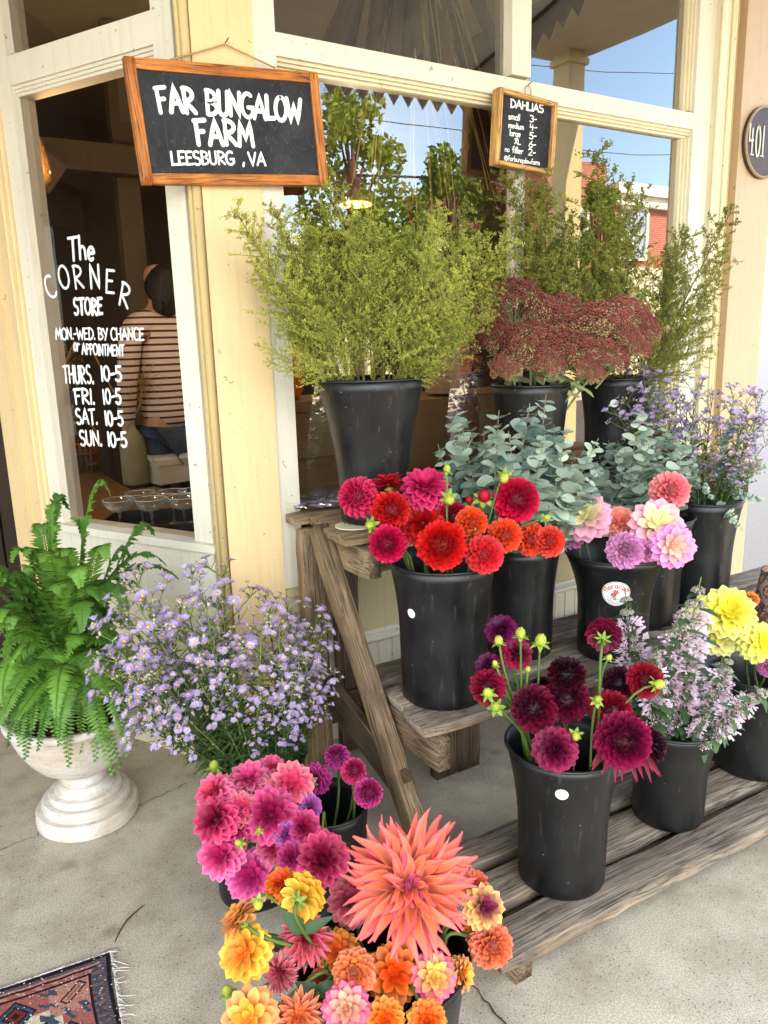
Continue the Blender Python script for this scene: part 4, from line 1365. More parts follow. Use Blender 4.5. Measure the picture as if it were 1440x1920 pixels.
def bloom(kind, seed):
    rg = random.Random(seed)
    mb = MB()
    P = dict(ball=(104, 2.2, .36, 1.35), deco=(64, 1.9, .46, .8), lily=(44, 1.75, .50, .5), cactus=(120, 1.9, .115, .8), spiky=(80, 1.8, .19, .95))[kind]
    N, tm, W, A = P
    NS, NA = (7, 5) if kind != 'cactus' else (9, 5)
    for i in range(N):
        f = (i + .5) / N
        th = math.acos(1 - f * (1 - math.cos(tm)))
        ph = i * GA + rg.uniform(-.08, .08)
        rn = rg.random()
        tilt = {'ball': .06, 'deco': .12, 'lily': .16, 'cactus': .05, 'spiky': .1}[kind]
        td = th + tilt * min(1, th) + rg.uniform(-.05, .05) * (1 if kind in ('ball', 'deco', 'lily') else 2.6)
        d = Vector((math.sin(td) * math.cos(ph), math.sin(td) * math.sin(ph), math.cos(td)))
        et = Vector((math.cos(td) * math.cos(ph), math.cos(td) * math.sin(ph), -math.sin(td)))
        ep = Vector((-math.sin(ph), math.cos(ph), 0))
        g = min(1, th / .9)
        if kind == 'ball':
            R = .80 + .2 * g ** .7; w = W * (.42 + .58 * g); a = A * (1.1 - .25 * g)
        elif kind in ('deco', 'lily'):
            R = .46 + .54 * g ** .8; w = W * (.38 + .62 * g); a = A * (1.6 - .7 * g)
        else:
            R = (.28 + .72 * min(1, th / 1.0) ** .85) * rg.uniform(.86, 1.06); w = W * (.5 + .5 * g) * rg.uniform(.8, 1.25); a = A
        R *= rg.uniform(.95, 1.04)
        z0 = d * (.16 if kind != 'ball' else .3) * R
        L = R - z0.length
        bend = {'ball': .03, 'deco': .13, 'lily': .10, 'cactus': .0, 'spiky': .05}[kind] * g
        tw = rg.uniform(-.5, .5) if kind in ('cactus', 'spiky') else rg.uniform(-.12, .12)
        droop = rg.uniform(.02, .2) if kind == 'cactus' else 0
        cur = (rg.uniform(-.24, .30), rg.uniform(-.26, .26)) if kind == 'cactus' else ((rg.uniform(-.05, .1), rg.uniform(-.06, .06)) if kind == 'spiky' else (0, 0))
        rows = []
        for s_ in range(NS):
            s = s_ / (NS - 1)
            if kind in ('cactus', 'spiky'):
                ws = w * (.5 + .7 * math.sin(math.pi * min(1, s * .9 + .12))) * (1 if s < .8 else 1 - (s - .8) * (2.2 + 2.4 * rn))
            else:
                ws = w * np.interp(s, [0, .25, .6, .82, .93, 1], [.30, .6, .98, 1.0, .74, .12] if kind == 'ball' else [.30, .62, 1.0, .84, .5, .06])
            aa = a * np.interp(s, [0, .4, .8, 1], [.5, 1, 1.0, .55])
            rho = ws / 2 / max(.35, math.sin(min(aa, 1.57)))
            c = z0 + d * (s * L) + Vector((0, 0, -droop * s * s * s)) + ep * (.03 * math.sin(7 * s + rn * 9) if kind == 'cactus' else 0) + et * (bend * s * s + cur[0] * s * s) + ep * (cur[1] * s * s)
            row = []
            ct, st = math.cos(tw * s), math.sin(tw * s)
            e1, e2 = ep * ct + et * st, et * ct - ep * st
            for k in range(NA):
                al = (k / (NA - 1) * 2 - 1) * aa
                lip = 0.0
                if kind in ('deco', 'lily') and s > .5 and abs(al) > aa * .9: lip = .03
                q = c + e1 * (rho * math.sin(al)) + e2 * (rho * (math.cos(al) - 1) + lip)
                ed = abs(k / (NA - 1) * 2 - 1)
                row.append(mb.vert(q, (max(s * (.62 + .38 * ed), min(1, s * 1.5) * (1 if ed > .9 else 0)), f, rn)))
            rows.append(row)
        for r0, r1 in zip(rows, rows[1:]):
            for k in range(NA - 1): mb.face((r0[k], r0[k + 1], r1[k + 1], r1[k]))
    # firm heart that closes the middle
    hr = {'ball': .62, 'deco': .26, 'lily': .2, 'cactus': .16, 'spiky': .2}[kind]
    rr = []
    for k in range(7):
        t_ = math.pi * k / 6
        rr.append([mb.vert((hr * math.sin(t_) * math.cos(b), hr * math.sin(t_) * math.sin(b), hr * math.cos(t_) * (.9 if kind != 'ball' else 1)), (.1, .02 if kind != 'ball' else .5, .3)) for b in [2 * math.pi * q / 12 for q in range(12)]])
    for r0, r1 in zip(rr, rr[1:]):
        for k in range(12): mb.face((r0[k], r1[k], r1[(k + 1) % 12], r0[(k + 1) % 12]))
    return mb.mesh('petals_' + kind, MWATER)


BLOOMS = {k: [bloom(k, s) for s in range(n)] for k, n in (('ball', 3), ('deco', 3), ('lily', 2), ('cactus', 1), ('spiky', 2))}


def leaflet(mb, p, d, up, L, w, fold=.3, droop=.25, m=0, rn=.5, teeth=0.0, n=6):
    d = Vector(d).normalized(); up = Vector(up); s = d.cross(up)
    if s.length < 1e-4: s = d.orthogonal()
    s.normalize(); u = s.cross(d)
    rows = []
    for k in range(n + 1):
        f = k / n
        ww = w * math.sin(math.pi * min(.985, f ** .75 * .93 + .05)) * (1 + (teeth if k % 2 else -teeth))
        c = Vector(p) + d * (L * f) - u * (droop * L * f * f)
        rows.append([mb.vert(c - s * ww + u * ww * fold, (f, .5, rn)), mb.vert(c, (f, .4, rn)), mb.vert(c + s * ww + u * ww * fold, (f, .5, rn))])
    for a, b in zip(rows, rows[1:]):
        mb.face((a[0], a[1], b[1], b[0]), m); mb.face((a[1], a[2], b[2], b[1]), m)


mb = MB()   # green calyx behind the bloom
mb.lathe([(.05, -.50), (.11, -.44), (.2, -.36), (.22, -.28), (.1, -.2)], 10)
for k in range(7):
    a = k * .9
    leaflet(mb, (.14 * math.cos(a), .14 * math.sin(a), -.42), (math.cos(a), math.sin(a), -.25), (0, 0, 1), .34, .075, .2, -.5, 0, R_.random())
CALYX = mb.mesh('calyx', M['sepal'])

DM = {}
for nm, c0, c1, c2 in (
        ('crimson', (150, 12, 40), (178, 14, 50), (226, 40, 86)), ('raspberry', (196, 24, 80), (206, 30, 86), (240, 76, 128)),
        ('scarlet', (176, 14, 20), (200, 16, 22), (238, 48, 46)), ('redpink', (150, 6, 40), (206, 8, 44), (236, 22, 74)),
        ('coral', (236, 66, 40), (226, 52, 40), (252, 112, 86)), ('orangered', (222, 34, 30), (228, 40, 34), (248, 84, 66)),
        ('palepink', (250, 240, 170), (250, 176, 190), (252, 176, 206)), ('peach', (252, 150, 120), (250, 140, 130), (252, 190, 160)),
        ('salmon', (240, 120, 140), (240, 116, 120), (252, 176, 172)), ('lilac', (220, 150, 180), (230, 130, 196), (246, 186, 230)),
        ('orchid', (246, 190, 170), (240, 130, 200), (246, 158, 226)), ('mauve', (206, 110, 160), (206, 110, 160), (226, 150, 196)),
        ('burgundy', (60, 4, 30), (98, 4, 32), (146, 22, 60)), ('magenta', (80, 4, 36), (124, 4, 42), (182, 20, 80)),
        ('blackred', (38, 4, 20), (52, 4, 20), (84, 12, 36)), ('wine', (120, 6, 36), (136, 10, 44), (178, 34, 70)), ('plumdeep', (70, 6, 50), (92, 10, 60), (140, 24, 92)),
        ('hotpink', (160, 20, 60), (234, 52, 112), (252, 112, 160)), ('pink', (206, 60, 100), (240, 96, 150), (250, 146, 186)),
        ('rosepink', (214, 60, 110), (236, 100, 130), (248, 156, 170)), ('fuchsia', (200, 40, 110), (244, 86, 150), (252, 140, 194)),
        ('raspdark', (130, 14, 54), (208, 42, 100), (242, 94, 146)), ('purple', (130, 20, 70), (184, 40, 120), (226, 96, 170)),
        ('violet', (160, 60, 140), (190, 84, 170), (222, 140, 210)), ('plum', (150, 24, 80), (184, 40, 102), (222, 86, 146)),
        ('cactuscoral', (190, 70, 110), (252, 116, 84), (254, 92, 122)), ('orange', (236, 96, 20), (246, 130, 30), (252, 164, 70)),
        ('yelloworange', (246, 130, 50), (250, 180, 50), (252, 206, 90)), ('apricot', (250, 170, 60), (250, 160, 90), (252, 176, 120)),
        ('dustyrose', (170, 60, 80), (214, 90, 110), (236, 150, 150)), ('cactuspink', (190, 40, 80), (236, 96, 110), (250, 130, 160)),
        ('rust', (180, 80, 50), (214, 104, 66), (236, 140, 100)), ('salmonball', (236, 120, 70), (240, 118, 82), (252, 164, 130)),
        ('goldorange', (236, 96, 40), (244, 146, 30), (250, 176, 70)), ('pinkyellow', (252, 206, 100), (250, 140, 120), (250, 90, 150)),
        ('peachpurple', (130, 40, 70), (250, 176, 90), (252, 206, 140)), ('pinkcream', (248, 190, 150), (246, 130, 150), (246, 86, 140)),
        ('yellow', (252, 238, 70), (250, 240, 84), (253, 250, 160)), ('lemon', (246, 240, 110), (248, 243, 130), (252, 251, 184))):
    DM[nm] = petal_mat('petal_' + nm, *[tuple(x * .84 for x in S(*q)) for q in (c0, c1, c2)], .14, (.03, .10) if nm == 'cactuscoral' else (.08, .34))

KR, KU = WM @ np.array([1, 0, 0]), WM @ np.array([0, -1, 0])
GRP = {'red': 'red and coral dahlias', 'pink': 'pale pink dahlias', 'burgundy': 'burgundy dahlias', 'ground_pink': 'hot pink and purple dahlias on the floor', 'ground_orange': 'orange and coral dahlias on the floor', 'yellow': 'yellow dahlias', 'ground_purple': 'hot pink and purple dahlias on the floor'}
fcount = [0]


def bez(p0, p1, p2, p3, n=10):
    out = []
    for k in range(n + 1):
        t_ = k / n; u = 1 - t_
        out.append(p0 * u ** 3 + p1 * (3 * u * u * t_) + p2 * (3 * u * t_ * t_) + p3 * t_ ** 3)
    return out


def stem_path(key, top, down, rg):
    b = BUCK[key]
    c = b['c']
    a = rg.uniform(0, 6.28)
    foot = c + Vector((math.cos(a), math.sin(a), 0)) * b['rb'] * rg.uniform(.1, .6) + Vector((0, 0, .03))
    to = Vector((top.x - c.x, top.y - c.y, 0))
    to = to.normalized() * min(to.length, b['rt'] * .72) if to.length > 1e-4 else to
    gate = Vector((c.x + to.x, c.y + to.y, b['zr'] + .015))
    up = max(.02, min(.09, (gate - top).length * .35))
    p = bez(top, top + down * up, gate + Vector((0, 0, .05 if top.z < b['zr'] + .06 else .03)), gate, 8)
    return p + bez(gate, gate + Vector((0, 0, -.06)), foot + Vector((0, 0, .12)), foot, 5)[1:], foot


def place(px, py, key, off):
    b = BUCK[key]
    return at_h(px, py, math.hypot(b['c'].x, b['c'].y) - off)


def dahlia(key, px, py, rpx, kind, colr, label, face=(0, 0, 1), off=None, leaf=False, cat='dahlia', squash=1.0, grp=None):
    fcount[0] += 1
    rg = random.Random(fcount[0] * 13)
    b = BUCK[key]
    if off is None: off = np.interp(py, OFFS[key][0], OFFS[key][1])
    c = place(px, py, key, off)
    r = rpx * (1.1 if key.startswith('ground') else 1.04) / FPX * depth_of(c)
    tocam = (Vector(EYEP) - c).normalized()
    outw = Vector((c.x - b['c'].x, c.y - b['c'].y, 0)) * 2.0
    f = tocam * face[2] + Vector(KR) * face[0] + Vector(KU) * face[1]
    f = f.normalized()
    path, foot = stem_path(key, c - f * r * .42, -f, rg)
    o = empty('dahlia', foot, label, cat, grp or GRP[key])
    rot = basis(f) @ Matrix.Rotation(rg.uniform(0, 6.28), 3, 'Z')
    me = BLOOMS[kind][fcount[0] % len(BLOOMS[kind])]
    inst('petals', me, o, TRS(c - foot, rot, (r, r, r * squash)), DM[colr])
    inst('calyx', CALYX, o, TRS(c - foot, rot, r))
    mb = MB(); mb.tube([q - foot for q in path], [.0036] * len(path), 6, 0, (.5, .5, rg.random()))
    mb.build('stem', M['stem'], o, True)
    if leaf or fcount[0] % 6 == 0:
        mb = MB()
        for k in range(2):
            a = rg.uniform(-1, 1)
            d = (Vector(KR) * math.cos(a) * (1 if k else -1) + Vector(KU) * .5 + tocam * .4)
            leaflet(mb, path[4] - foot, d, tocam, rg.uniform(.035, .055), rg.uniform(.010, .016), .3, .5, 0, rg.random(), .06, 8)
        mb.build('leaf', M['leaf'], o, True)
    return o


def bud(key, px, py, rpx, label, face=(0, .6, .7), off=0.0, col='budc', open_=False, down=False):
    fcount[0] += 1
    rg = random.Random(fcount[0] * 17)
    c = place(px, py, key, off)
    r = rpx * .82 / FPX * depth_of(c)
    tocam = (Vector(EYEP) - c).normalized()
    f = (tocam * face[2] + Vector(KR) * face[0] + Vector(KU) * face[1]).normalized()
    path, foot = stem_path(key, c - f * r * .7, -f, rg)
    o = empty('dahlia_bud', foot, label, 'flower bud', 'dahlia buds')
    rot = basis(f)
    mb = MB()
    n = 22
    mb.lathe([(.25, -.75), (.62, -.55), (.78, -.1), (.68, .35), (.4, .7), (.05, .82)], 12)
    for k in range(n):
        a = k * GA; h = -.5 + 1.25 * k / n; rr = .86 * math.sqrt(max(.02, 1 - (h / .9) ** 2))
        leaflet(mb, (rr * .9 * math.cos(a), rr * .9 * math.sin(a), h - .3), (-.25 * h * math.cos(a), -.25 * h * math.sin(a), 1), (math.cos(a), math.sin(a), 0), .62, .22, -.25, .35 * (h + .4), 0, rg.random())
    bm_ = mb.build('bud_head', DM['scarlet'] if col == 'red' else M['budc'], o, True, TRS(c - foot, rot, r))
    mb = MB()
    for k in range(6):
        a = k * 1.047 + .3
        leaflet(mb, (.2 * math.cos(a), .2 * math.sin(a), -.7), (math.cos(a), math.sin(a), -.1 if not down else .9), (0, 0, 1), 1.35, .36, .25, .45 * rg.uniform(-.4, 1), 0, rg.random())
    mb.lathe([(.12, -.95), (.25, -.8), (.3, -.62)], 8)
    mb.build('sepals', M['sepal'], o, True, TRS(c - foot, rot, r))
    mb = MB(); mb.tube([q - foot for q in path], [.0030] * len(path), 6, 0, (.5, .5, rg.random()))
    mb.build('stem', M['stem'], o, True)
    return o


OFFS = {'red': ([890, 1045], [-.09, .14]), 'pink': ([915, 1040], [-.06, .13]), 'burgundy': ([1170, 1420], [-.09, .13]),
        'ground_pink': ([1430, 1530, 1650], [.12, .24, .29]), 'ground_purple': ([1410, 1520, 1620], [-.04, .09, .22]), 'ground_orange': ([1640, 1920], [-.16, .17]), 'yellow': ([1120, 1210], [-.05, .08])}
D = dahlia
# red bucket
D('red', 726, 908, 33, 'spiky', 'crimson', 'dark red dahlia turned away showing its green back, behind the leftmost raspberry one', (-.2, .9, -.15), -.06)
D('red', 672, 932, 39, 'ball', 'raspberry', 'raspberry red ball dahlia farthest left, leaning over the printed packet', (-.75, .3, .7), .02)
D('red', 797, 918, 46, 'deco', 'raspberry', 'large bright raspberry pink dahlia at the top of the red bucket', (.05, .75, .7))
D('red', 732, 957, 37, 'ball', 'scarlet', 'scarlet ball dahlia between the raspberry one and the lower left red one', (.35, .35, .8), .06)
D('red', 792, 982, 44, 'deco', 'scarlet', 'shaded deep red dahlia behind the large crimson front ball', (-.1, .4, .8), -.02)
D('red', 850, 970, 30, 'ball', 'crimson', 'half hidden crimson dahlia in the middle behind a green leaf', (.2, .3, .9), -.04, True)
D('red', 727, 1020, 36, 'ball', 'redpink', 'red dahlia with a dark eye, lowest on the left rim of its bucket', (-.25, .0, 1), .13)
D('red', 884, 981, 31, 'ball', 'orangered', 'small scarlet orange ball dahlia right above the coral orange one', (.2, .3, .9), .06)
D('red', 828, 1022, 47, 'ball', 'redpink', 'big crimson pink ball dahlia facing front over the bucket rim', (.0, .05, 1), .17)
D('red', 908, 1040, 37, 'ball', 'coral', 'coral orange ball dahlia hanging lowest at the right of the red bucket', (.1, -.1, 1), .13)
D('red', 968, 937, 43, 'ball', 'redpink', 'large red ball dahlia at the upper right below a yellow bud', (.35, .15, .9), -.02)
D('red', 946, 1004, 33, 'ball', 'orangered', 'orange red ball dahlia in the middle right, tilted to the side', (.35, .2, .8), .05, True)
D('red', 996, 1012, 32, 'ball', 'orangered', 'orange red dahlia tucked behind the rightmost coral ball', (.4, .1, .8), -.03)
D('red', 1030, 1015, 30, 'ball', 'coral', 'bright coral ball dahlia farthest right in the red group, beside the mauve one', (.5, -.05, .85), -.01)
bud('red', 908, 929, 19, 'plump red and yellow half open bud left of the large red ball dahlia', (.1, .6, .7), .0, 'red')
bud('red', 880, 938, 12, 'small dark red bud beside the plump half open bud', (-.2, .6, .7), -.03, 'red')
bud('red', 838, 878, 11, 'green bud with spread sepals on the tallest stalk above the red bucket', (.0, .9, .3), .0)
bud('red', 843, 938, 15, 'yellow bud in front of the large bright raspberry dahlia', (.2, -.5, .8), .06)
bud('red', 945, 897, 14, 'yellow bud standing right on top of the large red ball dahlia', (-.1, -.8, .5), .04)
bud('red', 1026, 970, 10, 'green bud reaching right above the rightmost coral ball dahlia', (.7, .2, .5), .0)
bud('red', 693, 985, 14, 'pale green bud at the left lying over the cream card', (-.4, -.2, .9), .11)
bud('red', 890, 1002, 10, 'tight dark red bud squeezed above the coral orange dahlia', (.1, -.2, .9), .10, 'red')
# pink bucket
D('pink', 1072, 1002, 28, 'ball', 'mauve', 'dusky mauve dahlia at the left, half behind the coral ball', (-.6, .1, .7), .0)
D('pink', 1098, 970, 48, 'lily', 'palepink', 'large pale pink dahlia with a cream heart at the left of the pink bucket', (-.15, .45, .85))
D('pink', 1160, 980, 33, 'deco', 'peach', 'peach coral dahlia between the two cream hearted pink ones', (.05, .5, .8), -.02)
D('pink', 1230, 985, 50, 'lily', 'palepink', 'large pale pink dahlia with a cream heart at the right of the pink bucket', (.1, .4, .9))
D('pink', 1255, 920, 37, 'ball', 'salmon', 'salmon pink ball dahlia standing highest over the eucalyptus', (.4, .1, .85))
D('pink', 1208, 1035, 27, 'ball', 'lilac', 'small lilac dahlia squeezed right of the lilac ball', (.1, -.2, 1), .10)
D('pink', 1172, 1032, 35, 'ball', 'lilac', 'lilac pink ball dahlia with ruffled centre in front of the rim', (-.2, .15, 1), .15)
D('pink', 1260, 1024, 42, 'deco', 'orchid', 'orchid pink dahlia lowest at the right of the pink bucket', (.25, -.05, .95), .10, True)
# burgundy bucket
D('burgundy', 940, 1182, 31, 'deco', 'plumdeep', 'dark purple dahlia highest at the left of the burgundy group', (-.2, .5, .6), -.06)
D('burgundy', 968, 1226, 30, 'deco', 'magenta', 'magenta purple dahlia below the highest purple one, behind green buds', (.3, .3, .8), -.05, True)
D('burgundy', 916, 1250, 26, 'deco', 'plumdeep', 'half hidden purple dahlia at the left behind the bud stalks', (-.4, .3, .7), -.04)
D('burgundy', 915, 1288, 34, 'ball', 'wine', 'wine red dahlia farthest left, hanging beside the middle step', (-.5, .0, .8), .03, True)
D('burgundy', 1015, 1290, 22, 'ball', 'blackred', 'small blackish dahlia peeping behind the left burgundy ball', (-.2, .5, .7), -.06)
D('burgundy', 1062, 1266, 36, 'ball', 'blackred', 'dark maroon dahlia at the back seen from its side', (.1, .8, .4))
D('burgundy', 1132, 1190, 33, 'deco', 'burgundy', 'burgundy dahlia on a tall pale stalk seen from behind', (.1, .45, -.75), .02)
D('burgundy', 1160, 1281, 31, 'ball', 'blackred', 'nearly black dahlia left of the wine red one', (.0, .5, .8), -.04)
D('burgundy', 1208, 1275, 34, 'ball', 'wine', 'wine red dahlia at the upper right touched by a pale bud', (.2, .3, .8), -.02)
D('burgundy', 1062, 1311, 44, 'ball', 'burgundy', 'burgundy ball dahlia in the centre right of the left one', (-.05, .35, .9), .01, True)
D('burgundy', 1002, 1328, 44, 'ball', 'burgundy', 'burgundy ball dahlia at the left above the bucket rim', (-.3, .25, .9), .05, True)
D('burgundy', 1145, 1333, 39, 'ball', 'wine', 'burgundy dahlia with a dark eye behind the largest purple one', (.1, .4, .85), .02, True)
D('burgundy', 1214, 1398, 36, 'ball', 'blackred', 'dark maroon dahlia farthest right, shaded by the largest bloom', (.6, .05, .6), .03, True)
D('burgundy', 1040, 1404, 43, 'deco', 'magenta', 'magenta burgundy dahlia lowest at the left over the rim', (-.15, .05, 1), .13)
o = D('burgundy', 1168, 1388, 53, 'ball', 'magenta', 'largest purple burgundy dahlia, front right with drooping red petals below', (.1, .1, 1), .13)
mb = MB()
cc = place(1168, 1400, 'burgundy', .12) - o.location
for k in range(16):
    a = R_.uniform(-.045, .05)
    leaflet(mb, cc + Vector(KR) * a, Vector((0, 0, -1)) + Vector(KR) * (a * 10 + R_.uniform(-.2, .3)) - Vector(ray(1168, 1400)) * .25, Vector(ray(1168, 1400)), R_.uniform(.05, .085), .006, -.4, .1, 0, R_.random())
mb.build('drooping_petals', DM['burgundy'], o, True)
for px, py, rp, lb, fc, of in (
        (935, 1200, 13, 'green bud above the purple dahlias at the left', (-.1, .9, .2), .0), (976, 1186, 15, 'open green bud in the middle of the three tall stalks', (.0, .9, .2), .02),
        (1014, 1199, 17, 'pale yellow bud on the right of the three tall stalks', (.1, .9, .3), .0), (914, 1298, 14, 'green bud in front of the farthest left wine dahlia', (-.3, .5, .6), .08),
        (928, 1325, 15, 'spread green bud lowest at the left of the burgundy bucket', (-.3, .2, .8), .09), (1080, 1381, 13, 'yellow green bud between the two front burgundy dahlias', (.1, -.4, .8), .13),
        (1121, 1311, 12, 'green bud with pointed sepals in the centre of the burgundy group', (.2, .5, .6), .10), (1237, 1283, 15, 'pale bud nodding right over the wine red dahlia', (.9, .1, .4), .03),
        (1142, 1232, 9, 'tiny green bud under the dahlia seen from behind', (.4, .6, .4), .0), (990, 1254, 8, 'tiny green bud behind the three tall stalks', (.1, .8, .3), .0),
        (928, 1243, 8, 'tiny green bud on a side shoot left of the tall stalks', (-.3, .8, .3), .03)):
    bud('burgundy', px, py, rp, lb, fc, of)
# pink bucket on the floor
K = 'ground_pink'
D('ground_purple', 632, 1420, 23, 'ball', 'purple', 'small purple dahlia highest of the three on long bare stalks', (-.1, .7, .5))
D('ground_purple', 663, 1446, 23, 'ball', 'raspdark', 'small rosy dahlia with a yellow eye, middle of the three on long stalks', (.2, .4, .8))
D('ground_purple', 690, 1486, 26, 'ball', 'purple', 'small purple pink dahlia lowest of the three on long stalks', (.4, .3, .8))
D(K, 510, 1440, 24, 'deco', 'pink', 'small pale pink dahlia at the top behind the rose pink ones', (.2, .7, .5))
D('ground_purple', 594, 1460, 29, 'lily', 'purple', 'magenta purple dahlia turned away beside the coral pink one', (.4, .2, -.45))
D(K, 468, 1465, 38, 'deco', 'rosepink', 'rose pink dahlia at the upper left right of the half open bud', (-.1, .6, .6))
D(K, 545, 1473, 42, 'deco', 'rosepink', 'coral pink dahlia with a dark red heart at the top centre', (.1, .4, .85))
D('ground_purple', 580, 1514, 24, 'deco', 'violet', 'violet dahlia half hidden below the magenta one', (.5, .1, .6))
D(K, 405, 1488, 37, 'deco', 'pink', 'soft pink dahlia farthest left above the crimson pink one', (-.55, .45, .6))
D('ground_purple', 535, 1563, 24, 'deco', 'violet', 'lilac violet dahlia under the large hot pink one', (.4, -.1, .8))
D(K, 408, 1536, 43, 'deco', 'raspdark', 'crimson pink dahlia at the left edge between two pink ones', (-.5, .2, .8))
D(K, 507, 1528, 50, 'deco', 'hotpink', 'largest hot pink dahlia in the middle of the pink bucket', (.0, .25, .95))
D('ground_purple', 548, 1607, 28, 'deco', 'plum', 'dark plum pink dahlia behind the round raspberry one', (.0, .2, .9))
D(K, 418, 1602, 43, 'deco', 'fuchsia', 'orchid pink dahlia at the left below the crimson pink one', (-.35, .1, .9))
D('ground_purple', 604, 1612, 49, 'deco', 'raspdark', 'round raspberry dahlia left of the giant coral cactus dahlia', (.05, .15, 1))
D(K, 473, 1641, 46, 'deco', 'fuchsia', 'orchid pink dahlia lowest at the front of the pink bucket', (-.1, .05, 1))
D(K, 452, 1520, 34, 'deco', 'rosepink', 'rose pink dahlia tucked between the crimson pink one and the largest hot pink one', (-.1, .3, .9))
D(K, 442, 1558, 32, 'deco', 'hotpink', 'hot pink dahlia just right of the crimson pink one at the left edge', (-.2, .2, .9))
D('ground_purple', 568, 1552, 32, 'deco', 'hotpink', 'hot pink dahlia right of the largest hot pink one and below the violet one', (.2, .3, .9))
D(K, 512, 1592, 32, 'deco', 'rosepink', 'rose pink dahlia directly above the lowest orchid pink one', (.1, .2, 1))
bud(K, 401, 1434, 14, 'cream pink half open bud at the top left of the pink bucket', (-.1, .8, .4), .08)
bud(K, 447, 1580, 11, 'yellow green bud between the orchid pink dahlias', (-.6, .1, .6), .30)
bud(K, 486, 1556, 8, 'small green bud in front of the largest hot pink dahlia', (.0, .5, .8), .31)
bud(K, 522, 1629, 9, 'yellow bud at the right of the lowest orchid pink dahlia', (.1, .1, .9), .32)
# orange bucket
K = 'ground_orange'
D(K, 890, 1658, 26, 'deco', 'salmonball', 'orange pink dahlia at the far right back, behind the giant cactus dahlia', (.3, .7, .5), -.10)
D(K, 660, 1690, 44, 'deco', 'dustyrose', 'dusty rose dahlia in shade at the left behind the giant cactus dahlia', (-.2, .5, .7), -.06)
D(K, 528, 1660, 31, 'deco', 'orange', 'bright orange dahlia under the lowest orchid pink one', (-.3, .7, .5), -.02)
D(K, 568, 1680, 41, 'lily', 'yelloworange', 'orange and yellow dahlia turned away with its green back showing', (.25, .25, -.5), .02)
D(K, 450, 1722, 38, 'lily', 'apricot', 'apricot yellow dahlia turned away at the left edge', (-.5, .55, -.3), .02)
D(K, 902, 1742, 32, 'deco', 'orange', 'orange dahlia right below the one with a purple heart', (.3, -.1, .8), -.03)
D(K, 905, 1702, 38, 'deco', 'peachpurple', 'peach dahlia with a purple heart at the right', (.45, .2, .85), -.02)
D(K, 920, 1771, 39, 'ball', 'salmonball', 'coral ball dahlia lowest right, over the corner of the wooden step', (.45, -.1, .9), .01)
D(K, 575, 1760, 48, 'spiky', 'cactuspink', 'pink spiky petalled dahlia in the centre left', (.2, .5, .7), .02, True)
D(K, 462, 1786, 48, 'lily', 'yelloworange', 'golden yellow dahlia at the left with an orange heart', (-.45, .1, .9), .04)
D(K, 634, 1786, 39, 'deco', 'goldorange', 'golden orange dahlia in the middle above the salmon ball', (.0, .3, .9), .02)
D(K, 527, 1822, 34, 'spiky', 'dustyrose', 'dusty pink drooping dahlia left of the rusty one', (-.3, -.2, .8), .06)
D(K, 612, 1850, 34, 'ball', 'rust', 'rusty orange ball dahlia partly behind the salmon ball', (-.1, .0, 1), .06)
D(K, 664, 1823, 39, 'ball', 'salmonball', 'salmon ball dahlia in the centre front', (.0, .15, 1), .11)
D(K, 862, 1826, 30, 'deco', 'apricot', 'peach dahlia on its side at the right rim', (.7, -.1, .5), .06)
D(K, 738, 1826, 50, 'lily', 'orange', 'large clear orange dahlia right of the salmon ball', (.05, .1, 1), .09)
D(K, 812, 1831, 41, 'deco', 'pinkyellow', 'pink dahlia with a yellow heart under the giant cactus dahlia', (.15, .15, 1), .10)
D(K, 650, 1891, 43, 'deco', 'pinkcream', 'pink dahlia with a cream heart below the salmon ball', (.0, .2, 1), .16)
D(K, 722, 1912, 36, 'deco', 'orange', 'orange dahlia cut by the bottom edge below the clear orange one', (.0, .2, 1), .17)
D(K, 800, 1914, 36, 'deco', 'orange', 'orange dahlia cut by the bottom edge at the right rim', (.1, .2, 1), .17)
D(K, 470, 1910, 52, 'lily', 'apricot', 'apricot orange dahlia at the lower left corner of the bunch', (-.3, .2, .9), .15)
D(K, 560, 1908, 46, 'spiky', 'salmonball', 'salmon spiky dahlia cut by the bottom edge', (-.1, .4, .9), .14)
D(K, 768, 1658, 122, 'cactus', 'cactuscoral', 'giant coral cactus dahlia with long shaggy petals and a purple heart', (.02, .18, 1), .05, False, 'dahlia', .8)
bud(K, 425, 1856, 15, 'yellow green bud stretching left below the golden yellow dahlia', (-.3, .8, .5), .08)
bud(K, 484, 1697, 14, 'green bud between the two dahlias turned away', (.0, -.6, .7), .04)
# yellow bucket
K = 'yellow'
D(K, 1408, 1124, 15, 'ball', 'apricot', 'small orange dahlia peeping behind the largest lemon yellow one', (.2, .5, .6), -.05, False, 'dahlia')
D(K, 1327, 1152, 38, 'deco', 'lemon', 'lemon yellow dahlia at the left, half behind the largest one', (-.4, .3, .7), -.02)
D(K, 1364, 1150, 50, 'deco', 'yellow', 'largest lemon yellow dahlia, highest of its bucket', (.1, .35, .9), .0)
D(K, 1350, 1190, 40, 'deco', 'lemon', 'lemon yellow dahlia under the largest one, behind the bluebeard', (.0, .1, .9), .0)
D(K, 1425, 1206, 40, 'deco', 'yellow', 'lemon yellow dahlia at the right edge of the photo', (.4, .0, .9), .02)
D(K, 1440, 1250, 20, 'ball', 'mauve', 'small pink dahlia low at the right edge of the photo', (.2, .1, .9), .04)


